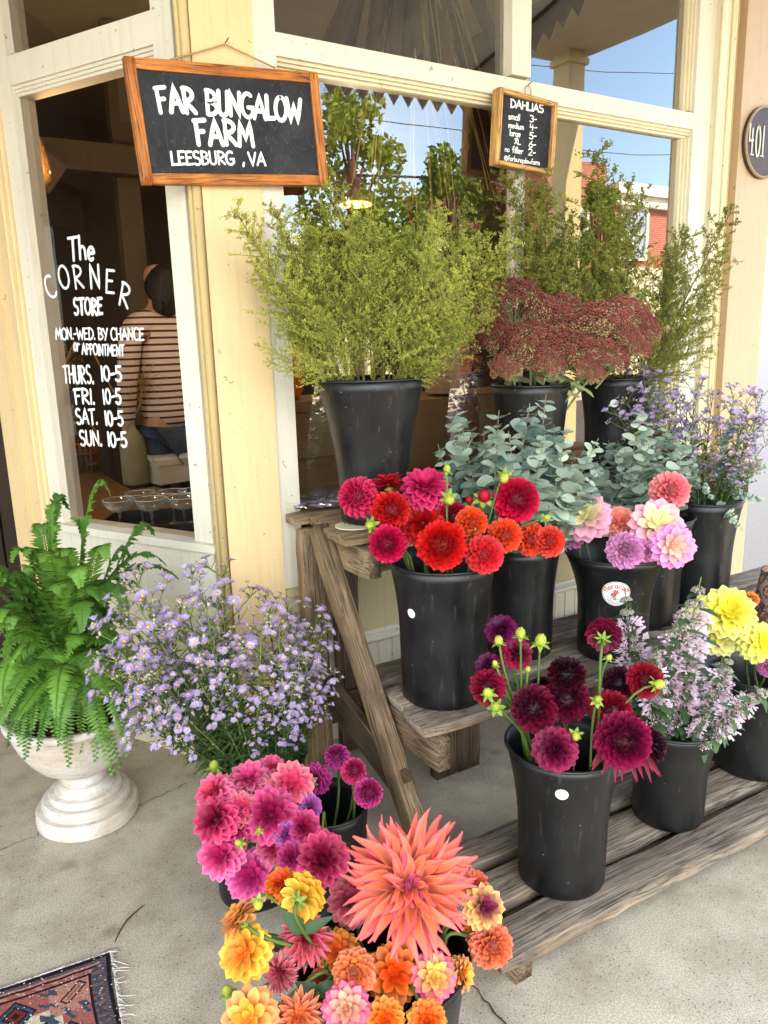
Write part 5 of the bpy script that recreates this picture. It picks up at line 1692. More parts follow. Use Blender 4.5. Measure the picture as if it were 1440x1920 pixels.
# ------------------------------------------------------------------ filler bunches: one thing each, every stem a child
def curve_stem(mb, L, bend, rg, r0, r1, n=8, m=0, rn=.5):
    a = rg.uniform(0, 6.28)
    pts = [Vector((math.cos(a) * bend * L * (k / n) ** 2, math.sin(a) * bend * L * (k / n) ** 2, L * k / n)) for k in range(n + 1)]
    mb.tube(pts, [r0 + (r1 - r0) * k / n for k in range(n + 1)], 5, m, (.5, .5, rn))
    return lambda f: (lambda q, i: pts[i].lerp(pts[min(i + 1, n)], q - i))(f * n, min(int(f * n), n - 1))


def artemisia_mesh(seed):
    rg = random.Random(seed); mb = MB()
    at = curve_stem(mb, 1.0, .13, rg, .0062, .0018, 8, 1)
    nb = 30
    for i in range(nb):
        f = .22 + .78 * (i / nb) ** .9
        p = at(min(f, .999)); a = i * GA + rg.uniform(-.3, .3)
        bl = (.06 + .27 * (1 - f) ** .8) * rg.uniform(.7, 1.15)
        el = rg.uniform(.5, 1.0)
        d = Vector((math.cos(a) * math.cos(el), math.sin(a) * math.cos(el), math.sin(el)))
        q = [p + d * bl * k / 4 + Vector((math.cos(a), math.sin(a), .2)) * bl * .12 * (k / 4) ** 2 for k in range(5)]
        mb.tube(q, [.0022, .0018, .0014, .001, .0008], 3, 1)
        nt = int(6 + bl * 26)
        rb = rg.random()
        for j in range(nt):
            g = .15 + .85 * j / nt
            s = q[min(3, int(g * 4))].lerp(q[min(4, int(g * 4) + 1)], g * 4 % 1)
            b = rg.uniform(0, 6.28); tl = rg.uniform(.02, .05) * (1.2 - .5 * g)
            td = (d * .6 + Vector((math.cos(b), math.sin(b), rg.uniform(-.2, .7)))).normalized()
            e = s + td * tl
            sd = td.orthogonal() * .0009
            mb.face([mb.vert(s - sd, (.5, .5, rb)), mb.vert(s + sd, (.5, .5, rb)), mb.vert(e, (.5, .5, rb))], 1)
            for z in range(11):
                h = rg.uniform(.2, 1.05)
                mb.tet(s + td * tl * h + Vector((rg.gauss(0, 1), rg.gauss(0, 1), rg.gauss(0, 1))) * .0042, rg.uniform(.0030, .0054), rg, 0, (.5, .5, min(1, max(0, rb * .6 + rg.random() * .5))))
    return mb.mesh('filler_spray', [M['art'], M['art_stem']], False)


M['art'] = leaf_mat('artemisia_green', S(76, 94, 30), S(212, 210, 98), .7, .2, .25)
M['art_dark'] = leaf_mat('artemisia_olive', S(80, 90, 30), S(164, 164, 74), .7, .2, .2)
M['art_stem'] = leaf_mat('artemisia_stem', S(84, 70, 36), S(136, 128, 60), .7, .2, .0)
ART = [artemisia_mesh(s) for s in range(5)]


def bunch(name, key, label, cat, meshes, tips, rg, part, spread=.5, mats=None, base_dz=-.12, maxy=2.36, rlen=1.0, group=None, lean=.35):
    b = BUCK[key]
    base0 = b['c'] + Vector((0, 0, b['h'] + base_dz))
    o = empty(name, base0, label, cat, group)
    for k, tp in enumerate(tips):
        px, py, off = tp if len(tp) == 3 else (*tp, rg.uniform(-.12, .12))
        tip = place(px, py, key, off)
        if tip.y > maxy: tip = at_y(px, py, maxy)
        s = Vector((tip.x - base0.x, tip.y - base0.y, 0))
        s = s.normalized() * min(s.length * spread, b['rt'] * .62) if s.length > 1e-3 else s
        base = base0 + s * .8
        d = tip - base
        rot = basis(d) @ Matrix.Rotation(rg.uniform(0, 6.28), 3, 'Z')
        ob = inst(part, meshes[(k * 3 + k // 5) % len(meshes)], o, TRS(base - base0, rot, d.length * rlen))
        if mats:
            for si, mm in mats.items():
                ob.material_slots[si].link = 'OBJECT'; ob.material_slots[si].material = mm
    return o


rg = random.Random(5)
tips = [(415, 358, .05), (436, 425, .0), (470, 470), (482, 540, .1), (478, 615, .05), (492, 660), (545, 340, -.05), (552, 350, .0), (592, 300, .06), (600, 360), (640, 400), (690, 372), (735, 360), (770, 335), (800, 372), (826, 350), (884, 335, -.1), (905, 392),
        (940, 400, -.1), (900, 470), (948, 560, -.1), (890, 610, .1), (862, 655, .1), (520, 640, .1), (560, 650, .14), (630, 650, .16), (700, 640, .16), (780, 650, .16), (840, 670, .08), (510, 590)]
tips += [(rg.uniform(535, 890), rg.uniform(405, 620), rg.uniform(-.1, .2)) for _ in range(34)] + [(920, 430, -.1), (962, 470, -.15), (935, 515, -.1), (965, 430, -.15), (700, 345), (660, 375)] + [(rg.uniform(800, 900), rg.uniform(540, 650), rg.uniform(-.05, .12)) for _ in range(6)]
bunch('artemisia_bunch', 'artemisia', 'huge feathery yellow green filler bunch in the tall bucket beside the corner post', 'plant', ART, tips, rg, 'filler_spray', .6, base_dz=-.04, rlen=.9)
tips = [(1116, 300), (1060, 345), (1010, 400), (1150, 370), (1182, 425), (1345, 400), (1310, 430), (1255, 440), (1350, 470), (1335, 520), (1330, 600), (1200, 480), (985, 400), (960, 360), (1003, 310), (1120, 430), (1090, 400), (1240, 560), (1300, 560), (1335, 655), (1040, 470), (1140, 500), (1070, 520), (1185, 540), (1000, 500), (1280, 500), (1250, 620), (1300, 620), (965, 480), (1020, 540), (1100, 560), (1160, 560), (1220, 600), (1270, 660), (1290, 480), (1130, 350)]
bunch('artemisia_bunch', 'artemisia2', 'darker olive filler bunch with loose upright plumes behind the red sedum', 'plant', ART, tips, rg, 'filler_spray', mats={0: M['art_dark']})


# sedum ------------------------------------------------------------
def sedum_mesh(seed):
    rg = random.Random(seed); mb = MB()
    nc = 26
    for i in range(nc):
        f = (i + .5) / nc; th = math.acos(1 - f * .86); ph = i * GA
        c = Vector((math.sin(th) * math.cos(ph), math.sin(th) * math.sin(ph), .80 * math.cos(th) - .15)) * rg.uniform(.86, 1.04)
        n = Vector((c.x, c.y, c.z + .5)).normalized()
        mb.tube([Vector((0, 0, -.9)), c * .5 + Vector((0, 0, -.25)), c], [.03, .02, .012], 4, 1, (.5, .5, rg.random()))
        cr = rg.uniform(.22, .30); cv = rg.random()
        for k in range(62):
            g = (k + .5) / 62; t_ = math.acos(1 - g * 1.25); p_ = k * GA
            q = Vector((math.sin(t_) * math.cos(p_), math.sin(t_) * math.sin(p_), math.cos(t_)))
            q = basis(n) @ q
            v = max(0, min(1, cv * .5 + rg.random() * .4 - .1))
            green = 1 if (t_ > 1.25 and rg.random() < .5) or (th > 1.2 and rg.random() < .35) else 0
            mb.bead(c + q * cr * rg.uniform(.85, 1.1), rg.uniform(.034, .056), 2 if green else 0, (.5, .5, v))
    mb.tube([Vector((0, 0, -.9)), Vector((0, .03, -3.2))], [.05, .06], 6, 1)
    for k in range(5):
        a = k * 2.2; leaflet(mb, (0, 0, -1.1 - k * .25), (math.cos(a), math.sin(a), .25), (0, 0, 1), .75, .2, .1, .2, 1, rg.random(), .05)
    return mb.mesh('sedum_head', [M['sedum'], M['sedum_stem'], M['sedum_green']], False)


M['sedum'] = leaf_mat('sedum_red', S(98, 44, 40), S(160, 96, 82), .75, .2, .05)
M['sedum_stem'] = leaf_mat('sedum_stem', S(120, 136, 88), S(166, 174, 124), .6, .3, .1)
M['sedum_green'] = leaf_mat('sedum_green', S(132, 120, 78), S(176, 156, 112), .75, .2, .05)
SED = [sedum_mesh(s) for s in range(3)]
b = BUCK['sedum']; base0 = b['c'] + Vector((0, 0, b['h'] - .1))
o = empty('sedum_bunch', base0, 'dusky red brown domed sedum heads packed in a bucket on the top step', 'plant')
for k, (px, py, rp, of) in enumerate(((955, 562, 58, -.03), (1012, 585, 46, -.06), (912, 596, 36, .0), (930, 632, 44, .06), (996, 640, 54, .08), (1066, 608, 52, -.03), (1078, 650, 48, .08), (1140, 606, 56, .0), (1180, 590, 44, -.04), (1206, 610, 36, -.02), (1140, 660, 42, .08), (1030, 672, 38, .13), (955, 680, 36, .12), (1105, 690, 30, .12), (1060, 570, 30, -.1), (1190, 640, 34, .05))):
    c = place(px, py, 'sedum', of); r = rp / FPX * depth_of(c)
    d = (c - base0).normalized() + Vector((0, 0, .5)) + (Vector(EYEP) - c).normalized() * .25
    inst('sedum_head', SED[k % 3], o, TRS(c - base0 - d.normalized() * r * .2, basis(d) @ Matrix.Rotation(k * 1.7, 3, 'Z'), r))


# eucalyptus ---------------------------------------------------------
def euc_mesh(seed):
    rg = random.Random(seed); mb = MB()
    at = curve_stem(mb, 1.0, rg.uniform(.1, .22), rg, .007, .002, 8, 1)
    nn_ = 18
    for i in range(nn_):
        f = .25 + .75 * i / nn_
        p = at(min(.999, f)); a0 = i * 1.57 + rg.uniform(-.3, .3)
        r = (.066 - .036 * (i / nn_) ** 1.5) * rg.uniform(.65, 1.3)
        for s in (0, math.pi):
            a = a0 + s; el = rg.uniform(-.1, .7)
            d = Vector((math.cos(a) * math.cos(el), math.sin(a) * math.cos(el), math.sin(el)))
            u = Vector((-math.sin(a), math.cos(a), 0)); n_ = d.cross(u)
            n_ = (n_ + Vector((rg.uniform(-.4, .4), rg.uniform(-.4, .4), rg.uniform(-.2, .2)))).normalized(); u = n_.cross(d).normalized(); d2 = u.cross(n_)
            rn = rg.random()
            c = p + d2 * (r * 1.15)
            ci = mb.vert(c - n_ * r * .10, (.3, .5, rn))
            ring = []
            for k in range(12):
                t_ = k * 2 * math.pi / 12
                rr = r * (1 - .12 * math.cos(t_)) * rg.uniform(.95, 1.05)
                ring.append(mb.vert(c + d2 * (rr * math.cos(t_)) + u * (rr * math.sin(t_)) + n_ * r * .12 * math.sin(2 * t_ + rn * 6), (.8, .5, rn)))
            for k in range(12): mb.face((ci, ring[k], ring[(k + 1) % 12]), 0)
            mb.tube([p, c - d2 * r * .9], .0028, 3, 1)
    return mb.mesh('eucalyptus_stem', [M['euc'], M['euc_stem']])


M['euc'] = leaf_mat('eucalyptus_leaf', S(92, 122, 116), S(206, 220, 194), .6, .4, .18)
M['euc_stem'] = leaf_mat('eucalyptus_stem', S(120, 126, 96), S(150, 140, 110), .6, .3, 0)
EUC = [euc_mesh(s) for s in range(5)]
rg = random.Random(8)
fill = lambda n, x0, x1, y0, y1, a=-.1, c=.12: [(rg.uniform(x0, x1), rg.uniform(y0, y1), rg.uniform(a, c)) for _ in range(n)]
bunch('eucalyptus_bunch', 'coral', 'silver green round leaved eucalyptus spreading above the red dahlias', 'plant', EUC, [(775, 868, .05), (815, 782, .0), (850, 790, .0), (1015, 742, .0), (958, 752, .0), (900, 776, .0), (930, 830), (870, 850), (1000, 800), (1072, 800), (850, 900), (1040, 770)] + fill(20, 850, 1090, 790, 920), rg, 'eucalyptus_stem', .6)
bunch('eucalyptus_bunch', 'eucalyptus', 'grey green eucalyptus in the shade behind the pale pink dahlias', 'plant', EUC, [(1150, 770), (1190, 790), (1230, 820), (1110, 830)] + fill(26, 1090, 1290, 800, 950), rg, 'eucalyptus_stem', .6)
bunch('eucalyptus_bunch', 'aster_right', 'few eucalyptus sprigs hanging over the rim of the right aster bucket', 'plant', EUC, [(1300, 800), (1362, 790), (1440, 860), (1390, 880, .1), (1310, 880, .1), (1340, 930, .14), (1290, 850), (1430, 920, .1), (1386, 990, .17), (1280, 900, .12), (1330, 900, .14)], rg, 'eucalyptus_stem', .8, base_dz=.02)


# asters ---------------------------------------------------------------
def daisy(mb, p, n, r, rg):
    B = basis(n); rn = rg.random(); cup = rg.uniform(.1, .95)
    N = 17
    for k in range(N):
        a = k * 2 * math.pi / N + rg.uniform(-.1, .1); L = r * rg.uniform(.88, 1.08); w = r * .10
        e = B @ Vector((math.cos(a), math.sin(a), 0)); t_ = B @ Vector((-math.sin(a), math.cos(a), 0)); z = B @ Vector((0, 0, 1))
        q = [p + e * r * .18, p + e * L * .62 * (1 - .2 * cup) + z * L * cup * .42, p + e * L * (1 - .35 * cup) + z * L * cup * .62]
        ww = [w * .5, w, w * .35]
        i = [(mb.vert(c - t_ * x, (f, .5, rn)), mb.vert(c + t_ * x, (f, .5, rn))) for c, x, f in zip(q, ww, (0, .5, 1))]
        mb.face((i[0][0], i[0][1], i[1][1], i[1][0]), 2); mb.face((i[1][0], i[1][1], i[2][1], i[2][0]), 2)
    z = B @ Vector((0, 0, 1))
    top = mb.vert(p + z * r * .26, (.5, .5, rg.random()))
    ring = [mb.vert(p + B @ Vector((math.cos(k * .785) * r * .24, math.sin(k * .785) * r * .24, r * .12)), (.5, .5, rg.random())) for k in range(8)]
    lo = mb.vert(p - z * r * .35, (.5, .5, .3))
    for k in range(8): mb.face((top, ring[k], ring[(k + 1) % 8]), 3); mb.face((lo, ring[(k + 1) % 8], ring[k]), 0)


def aster_mesh(seed, dens=1.0):
    rg = random.Random(seed); mb = MB()
    at = curve_stem(mb, 1.0, .12, rg, .007, .003, 8, 0, rg.random())
    for i in range(46):
        f = .06 + .74 * i / 46; a = i * GA; p = at(f)
        L = rg.uniform(.08, .15) * (1.1 - .7 * f)
        leaflet(mb, p, (math.cos(a), math.sin(a), rg.uniform(.4, 1.1)), (0, 0, 1), L * 1.15, L * .11, .2, .25, 1, rg.random(), 0, 4)
    nb = int(8 * dens)
    for i in range(nb):
        f = .58 + .42 * i / nb; p = at(min(.999, f)); a = i * GA + rg.uniform(-.3, .3)
        bl = rg.uniform(.10, .22) * (1.25 - .6 * (f - .58) / .42)
        el = rg.uniform(.6, 1.15)
        d = Vector((math.cos(a) * math.cos(el), math.sin(a) * math.cos(el), math.sin(el)))
        e = p + d * bl
        mb.tube([p, p + d * bl * .5 + Vector((0, 0, .005)), e], [.0032, .0026, .002], 4, 0, (.5, .5, rg.random()))
        for j in range(rg.randint(3, 5)):
            b = rg.uniform(0, 6.28)
            dd = (d * .8 + Vector((math.cos(b), math.sin(b), rg.uniform(.1, .9))) * .9).normalized()
            q = e + dd * rg.uniform(.02, .07) - d * rg.uniform(0, .06)
            mb.tube([e - d * .03, q], .0016, 3, 0, (.5, .5, rg.random()))
            if rg.random() < .70:
                daisy(mb, q, (dd + Vector((0, 0, .55))).normalized(), rg.uniform(.026, .037), rg)
            else:
                for z in range(3): mb.bead(q + Vector((rg.uniform(-1, 1), rg.uniform(-1, 1), rg.uniform(-1, 1))) * .014, rg.uniform(.006, .010), 4, (.5, .5, rg.random()))
        for j in range(3):
            leaflet(mb, p + d * bl * rg.random(), (rg.uniform(-1, 1), rg.uniform(-1, 1), .7), (0, 0, 1), .04, .005, .2, .2, 1, rg.random(), 0, 3)
    return mb.mesh('aster_stem', [M['aster_stem'], M['aster_leaf'], M['aster_petal'], M['aster_eye'], M['aster_bud']])


M['aster_stem'] = leaf_mat('aster_stem', S(84, 100, 48), S(130, 140, 80), .6, .3, 0)
M['aster_leaf'] = leaf_mat('aster_leaf', S(52, 74, 40), S(92, 116, 62), .55, .35, .15)
M['aster_petal'] = leaf_mat('aster_petal', S(158, 134, 194), S(206, 188, 230), .6, .2, .25)
M['aster_eye'] = leaf_mat('aster_eye', S(206, 150, 30), S(240, 200, 70), .7, .2, 0)
M['aster_bud'] = leaf_mat('aster_bud', S(150, 156, 96), S(214, 196, 190), .6, .2, .1)
AST = [aster_mesh(s) for s in range(6)]
rg = random.Random(21)
tips = [(190, 1050), (215, 1070), (200, 1110), (165, 1180), (150, 1200), (185, 1290, .05), (175, 1335, .1), (270, 1110), (330, 1066), (362, 1022), (398, 1062), (310, 1130), (350, 1180), (420, 1120), (460, 1130), (528, 1082), (560, 1110), (590, 1150), (602, 1200), (560, 1220, .1), (520, 1160), (480, 1200), (400, 1200, .12), (300, 1220, .1), (255, 1270, .12), (330, 1280, .16), (395, 1270, .17), (435, 1250, .15), (560, 1290, .15), (600, 1290, .1), (645, 1240, .02), (565, 1350, .17), (530, 1340, .18), (290, 1370, .16), (440, 1160, .05), (500, 1240, .15), (470, 1310, .17), (240, 1340, .12), (225, 1130), (280, 1180, .05), (250, 1200, .08), (545, 1150, .05), (585, 1185, .05), (600, 1245, .05), (615, 1285, .08), (500, 1130), (575, 1120, -.05), (545, 1240, .12), (590, 1330, .1), (530, 1290, .15), (480, 1360, .15), (565, 1190, .08)]
bunch('aster_bunch', 'aster_left', 'large lavender aster bunch on the floor between the fern urn and the wooden bench', 'plant', AST, tips, rg, 'aster_stem', .7, base_dz=-.08, maxy=2.37, rlen=.89)
tips = [(1150, 655), (1192, 660), (1232, 690), (1292, 668), (1332, 690), (1280, 720), (1340, 735), (1384, 720), (1420, 735), (1445, 760), (1320, 780, .1), (1380, 785, .1), (1432, 825, .1), (1250, 740), (1175, 735), (1400, 840, .12), (1210, 790), (1165, 700)] + fill(26, 1150, 1450, 680, 850)
bunch('aster_bunch', 'aster_right', 'purple aster bunch at the right edge in front of the pilaster', 'plant', AST, tips, rg, 'aster_stem', .7, base_dz=-.1, rlen=.84)


# bluebeard --------------------------------------------------------------
def blue_mesh(seed):
    rg = random.Random(seed); mb = MB()
    at = curve_stem(mb, 1.0, .1, rg, .009, .004, 8, 0)
    nw = 7
    for i in range(nw):
        f = .40 + .6 * i / nw; p = at(min(.999, f)); R = (.125 - .06 * i / nw) * rg.uniform(.9, 1.1)
        dry = i >= nw - 2
        for s in (0, math.pi):
            a = i * 1.57 + s + rg.uniform(-.2, .2)
            leaflet(mb, p - Vector((0, 0, .02)), (math.cos(a), math.sin(a), .15), (0, 0, 1), R * rg.uniform(1.4, 2.0), R * .34, .15, .3, 1, rg.random(), .09, 7)
        for k in range(74):
            a = rg.uniform(0, 6.28); el = rg.uniform(-.25, .9)
            d = Vector((math.cos(a) * math.cos(el), math.sin(a) * math.cos(el), math.sin(el) * .7))
            q = p + d * R * rg.uniform(.45, .95)
            rn = rg.random()
            if dry or rg.random() < .3:
                mb.tet(q * .35 + p * .65 + d * R * .25, R * rg.uniform(.10, .16), rg, 3, (.5, .5, rn))
            else:
                u = d.orthogonal().normalized() * R * .055; v = d.cross(u)
                t_ = q + d * R * rg.uniform(.28, .5)
                ia = [mb.vert(q - u, (.2, .5, rn)), mb.vert(q + u, (.2, .5, rn)), mb.vert(t_ + v * 2.4, (1, .5, rn)), mb.vert(t_ - v * 2.4 + u, (1, .5, rn)), mb.vert(t_ - u * 2, (1, .5, rn))]
                mb.face((ia[0], ia[1], ia[2]), 2); mb.face((ia[0], ia[1], ia[3]), 2); mb.face((ia[0], ia[2], ia[4]), 2)
    for i in range(8):
        f = .1 + .35 * i / 8; p = at(f); a = i * 1.57
        leaflet(mb, p, (math.cos(a), math.sin(a), .3), (0, 0, 1), rg.uniform(.16, .24), .055, .15, .35, 1, rg.random(), .1, 8)
    return mb.mesh('bluebeard_stem', [M['aster_stem'], M['blue_leaf'], M['blue_flower'], M['blue_calyx']])


M['blue_leaf'] = leaf_mat('bluebeard_leaf', S(44, 70, 42), S(84, 110, 70), .6, .3, .15)
M['blue_flower'] = leaf_mat('bluebeard_flower', S(228, 198, 214), S(248, 234, 240), .7, .1, .2)
M['blue_calyx'] = leaf_mat('bluebeard_calyx', S(150, 144, 126), S(196, 190, 172), .7, .2, .1)
BLU = [blue_mesh(s) for s in range(4)]
rg = random.Random(33)
tips = [(1150, 1110, -.05), (1258, 1125), (1292, 1085, -.05), (1240, 1165), (1212, 1210), (1300, 1180), (1340, 1235), (1384, 1225), (1425, 1275), (1408, 1330, .06), (1375, 1375, .1), (1312, 1250), (1280, 1290, .06), (1250, 1330, .08), (1350, 1300, .06), (1222, 1270), (1330, 1385, .12), (1236, 1375, .1), (1284, 1400, .12), (1182, 1180, -.05), (1118, 1262, -.08), (1400, 1290), (1320, 1330, .1), (1290, 1230), (1360, 1265, .02)]
bunch('bluebeard_bunch', 'bluebeard', 'pale pinkish white fuzzy bluebeard stems between the burgundy and yellow dahlias', 'plant', BLU, tips, rg, 'bluebeard_stem', .7, base_dz=-.06)

# fern -----------------------------------------------------------------
ub = Vector((.330, 2.44, .37))
M['fern'] = leaf_mat('fern_green', S(42, 86, 28), S(126, 170, 64), .5, .35, .25)
fern = empty('fern', ub, 'lush green sword fern spilling over the white stone urn', 'fern')
rg = random.Random(44)


def frond(tip, rise, rn, wmax=.046):
    mb = MB(); b = Vector((rg.uniform(-.05, .05), rg.uniform(-.05, .05), 0)); tip = tip - ub
    h = Vector((tip.x, tip.y, 0))
    c1 = b + h * .15 + Vector((0, 0, rise)); c2 = b + h * .75 + Vector((0, 0, max(rise * 1.0, tip.z + rise * .4)))
    n = 34
    pts = bez(b, c1, c2, tip, n)
    mb.tube(pts, [.0022 - .0014 * k / n for k in range(n + 1)], 4, 0, (.5, .5, .3))
    L = sum((q - p).length for p, q in zip(pts, pts[1:]))
    for k in range(3, n):
        f = k / n; d = (pts[min(k + 1, n)] - pts[k - 1]).normalized()
        s = d.cross(Vector((0, 0, 1)))
        if s.length < .05: s = Vector((1, 0, 0))
        s.normalize(); u = s.cross(d)
        w = wmax * math.sin(math.pi * min(1, (f * .9 + .1)) ** .8) ** .7 * rg.uniform(.9, 1.1) + .003
        for sg in (-1, 1):
            for e in (0, .5):
                p = pts[k].lerp(pts[min(k + 1, n)], e + .25 * (sg > 0))
                leaflet(mb, p, s * sg + d * .28 + u * rg.uniform(-.15, .2), u, w, L / n * .27, -.1, rg.uniform(.05, .4), 0, min(1, max(0, rn + rg.uniform(-.15, .15))), .0, 4)
    mb.build('frond', M['fern'], fern, True)


tips = [(112, 968, .45), (128, 955, .5), (208, 930, .55), (288, 1003, .42), (150, 1000, .45), (82, 1000, .42), (20, 1055, .4), (-20, 1120, .36), (60, 1090, .4), (20, 1180, .36), (-10, 1240, .34), (38, 1400, .28), (48, 1425, .26), (105, 1345, .34), (180, 1430, .32), (212, 1455, .3), (228, 1440, .3), (150, 1415, .32), (82, 1335, .32), (20, 1330, .32), (-10, 1310, .34), (312, 1060, .4), (335, 1085, .4), (245, 1050, .45), (272, 1110, .38), (40, 1270, .36), (122, 1240, .4), (150, 1190, .42), (185, 1330, .38), (200, 1390, .36), (230, 1380, .33), (15, 1390, .3), (70, 1410, .3), (130, 1440, .3), (165, 1380, .34), (60, 1370, .32), (240, 1420, .3), (110, 1400, .3), (30, 1350, .3), (-5, 1370, .3)]
for (px, py, rise) in tips:
    frond(at_h(px, py, math.hypot(ub.x, ub.y) - (rg.uniform(.2, .3) if py > 1335 else rg.uniform(.02, .2) * (1 if py > 1150 else .1))), rise * rg.uniform(.75, 1.0), rg.random() * .9)
for k in range(30):
    px, py = rg.uniform(-40, 270), rg.uniform(1090, 1330)
    frond(at_h(px, py, math.hypot(ub.x, ub.y) - rg.uniform(-.05, .22)), rg.uniform(.28, .42), .35 + rg.random() * .6, .052)
for k in range(64):
    px, py = rg.uniform(-30, 250), rg.uniform(1040, 1410)
    frond(at_h(px, py, math.hypot(ub.x, ub.y) - rg.uniform(-.1, .2)), rg.uniform(.24, .44), rg.random() * .7)

# ------------------------------------------------------------------ inside the shop, seen through the panes
def prism(mb, poly, z0, z1):
    a = [mb.vert((x, y, z0)) for x, y in poly]; b = [mb.vert((x, y, z1)) for x, y in poly]
    mb.face(a[::-1]); mb.face(b)
    for k in range(len(poly)): mb.face((a[k], a[(k + 1) % len(poly)], b[(k + 1) % len(poly)], b[k]))


TT = .77
o = empty('display_table', (.8, 3.4, .012), 'brown wooden table inside behind the lettered window', 'table')
tinv = Vector((.8, 3.4, .012))
mb = MB(); prism(mb, [(x - .8, y - 3.4) for x, y in ((.80, 2.68), (1.25, 2.68), (1.06, 4.0), (.93, 4.0), (.93, 4.75), (.3, 4.75), (.40, 3.42))], TT - .05, TT - .012)
mb.build('table_top', M['brown_wood'], o)
for (x, y) in ((.95, 2.8), (.5, 3.5), (.4, 4.65), (.88, 4.65), (1.0, 3.9)):
    mb = MB(); mb.box((x - .83, y - 3.43, 0), (x - .77, y - 3.37, TT - .052)); mb.build('leg', M['brown_wood'], o)
# tray with coupe glasses
tc = at_z(296, 996, TT)
tray = empty('tray', tc, 'black wooden tray of coupe glasses at the foot of the lettered window', 'tray', None, math.radians(-28))
M['black_wood'] = plain('black_wood', S(38, 34, 32), .6, .3, .3, 20)
for nm, lo, hi in (('tray_base', (-.19, -.14, 0), (.19, .14, .012)),):
    mb = MB(); mb.box(lo, hi); mb.build(nm, M['black_wood'], tray)
mb = MB()
for lo, hi in (((-.20, -.15, 0), (.20, -.1405, .06)), ((-.20, .1405, 0), (.20, .15, .06)), ((-.20, -.14, 0), (-.1905, .14, .06)), ((.1905, -.14, 0), (.20, .14, .06))): mb.box(lo, hi)
mb.build('tray_rim', M['black_wood'], tray)


def coupe_parts(o):
    mb = MB(); mb.lathe([(.034, 0), (.034, .002), (.006, .006), (.004, .012)], 24); mb.build('foot', M['glassware'], o, True)
    mb = MB(); mb.tube([(0, 0, .008), (0, 0, .05), (0, 0, .082)], [.004, .0032, .006], 10); mb.build('stem', M['glassware'], o, True)
    mb = MB(); mb.lathe([(.005, .083), (.03, .09), (.05, .108), (.060, .135), (.0585, .135), (.048, .109), (.028, .092), (.004, .086)], 28); mb.build('bowl', M['glassware'], o, True)
    mb = MB(); mb.tube([(.0595 * math.cos(a), .0595 * math.sin(a), .135) for a in [2 * math.pi * k / 28 for k in range(29)]], .0012, 5, cap=False); mb.build('lip', M['lip_glint'], o, True)


M['lip_glint'] = plain('lip_glint', S(200, 204, 200), .15, .8, .02)  # pale opaque ring, a glint painted along the coupe rims
tm = Matrix.Translation(tc) @ Matrix.Rotation(math.radians(-28), 4, 'Z')
for (x, y, lb) in ((-.125, -.06, 'leftmost front coupe glass on the black tray'), (.0, -.07, 'front middle coupe glass on the black tray'), (.12, -.055, 'front right coupe glass beside the window stile'),
                   (-.07, .06, 'back left coupe glass behind the leftmost one'), (.055, .065, 'back coupe glass behind the middle one'), (.14, .08, 'back right coupe glass mostly hidden by the stile')):
    q = tm @ Vector((x, y, .013))
    g = empty('coupe_glass', q, lb, 'glass', 'coupe glasses on the tray'); coupe_parts(g)
# stone bottle vase with dried allium
vz = at_z(257, 906, TT - .01)
vz.z = TT - .012
o = empty('bottle_vase', vz, 'grey green stoneware bottle vase holding dried seed heads, inside behind the hours', 'vase')
mb = MB(); mb.lathe([(.07, 0), (.073, .01), (.072, .20), (.066, .24), (.04, .28), (.022, .30), (.02, .34), (.024, .345), (.017, .345), (.015, .30), (.01, .05)], 28)
mb.build('vase_body', plain('stoneware', S(156, 150, 122), .7, .3, .15, 20, 0, 0, .2), o, True)
M['dry'] = plain('dried_stalk', S(176, 146, 92), .8, .2, .2, 30)
for (path, hc, hr, lb) in ((((252, 800), (262, 760), (268, 716)), (268, 716), .13, 'dried allium head like a starburst in front of the striped shirt'), (((246, 800), (205, 720), (172, 655), (140, 640), (118, 690)), (118, 690), .11, 'dried allium head drooping left behind the lettering')):
    hh = math.hypot(vz.x, vz.y) - .03
    pts = [at_h(x, y, hh) for x, y in path]; pts[0] = vz + Vector((0, 0, .33))
    oo = empty('dried_allium', vz + Vector((0, 0, .02)), lb, 'dried flower', 'dried seed heads in the bottle vase')
    mb = MB(); mb.tube([vz + Vector((0, 0, .04)) - oo.location] + [p - oo.location for p in pts], .0045, 6); mb.build('stalk', M['dry'], oo, True)
    c = at_h(*hc, hh) - oo.location; mb = MB()
    for k in range(60):
        z = 1 - 2 * (k + .5) / 60; a = k * GA; d = Vector((math.sqrt(1 - z * z) * math.cos(a), math.sqrt(1 - z * z) * math.sin(a), z)); L = hr * R_.uniform(.75, 1.1)
        mb.tube([c, c + d * L], [.0012, .0008], 3); 
        for j in range(4): mb.bead(c + d * L + Vector((R_.uniform(-1, 1), R_.uniform(-1, 1), R_.uniform(-1, 1))) * .010, .0025)
    mb.build('seed_head', M['dry'], oo)
# books / boxes
bq = at_z(318, 902, TT - .01)
o = empty('white_box', (bq.x, bq.y, TT - .012), 'plain white box inside on the table, right of the bottle vase', 'box', None, .2)
mb = MB(); mb.box((-.09, -.07, 0), (.11, .07, .10)); mb.build('box_body', plain('white_card', S(206, 200, 188), .6, .3, .05), o)
mb = MB(); mb.box((-.094, -.074, .101), (.114, .074, .128)); mb.build('lid', M['white_paint'], o)
o = empty('book', (bq.x, bq.y, TT + .117), 'white book lying on the plain white box', 'book', None, .05)
mb = MB(); mb.box((-.1, -.07, .003), (.1, .07, .022)); mb.build('pages', M['sticker'], o)
mb = MB(); mb.box((-.104, -.074, 0), (.104, .074, .0025)); mb.box((-.104, -.074, .0225), (.104, .074, .025)); mb.box((-.107, -.074, 0), (-.1045, .074, .025)); mb.build('cover', M['white_paint'], o)
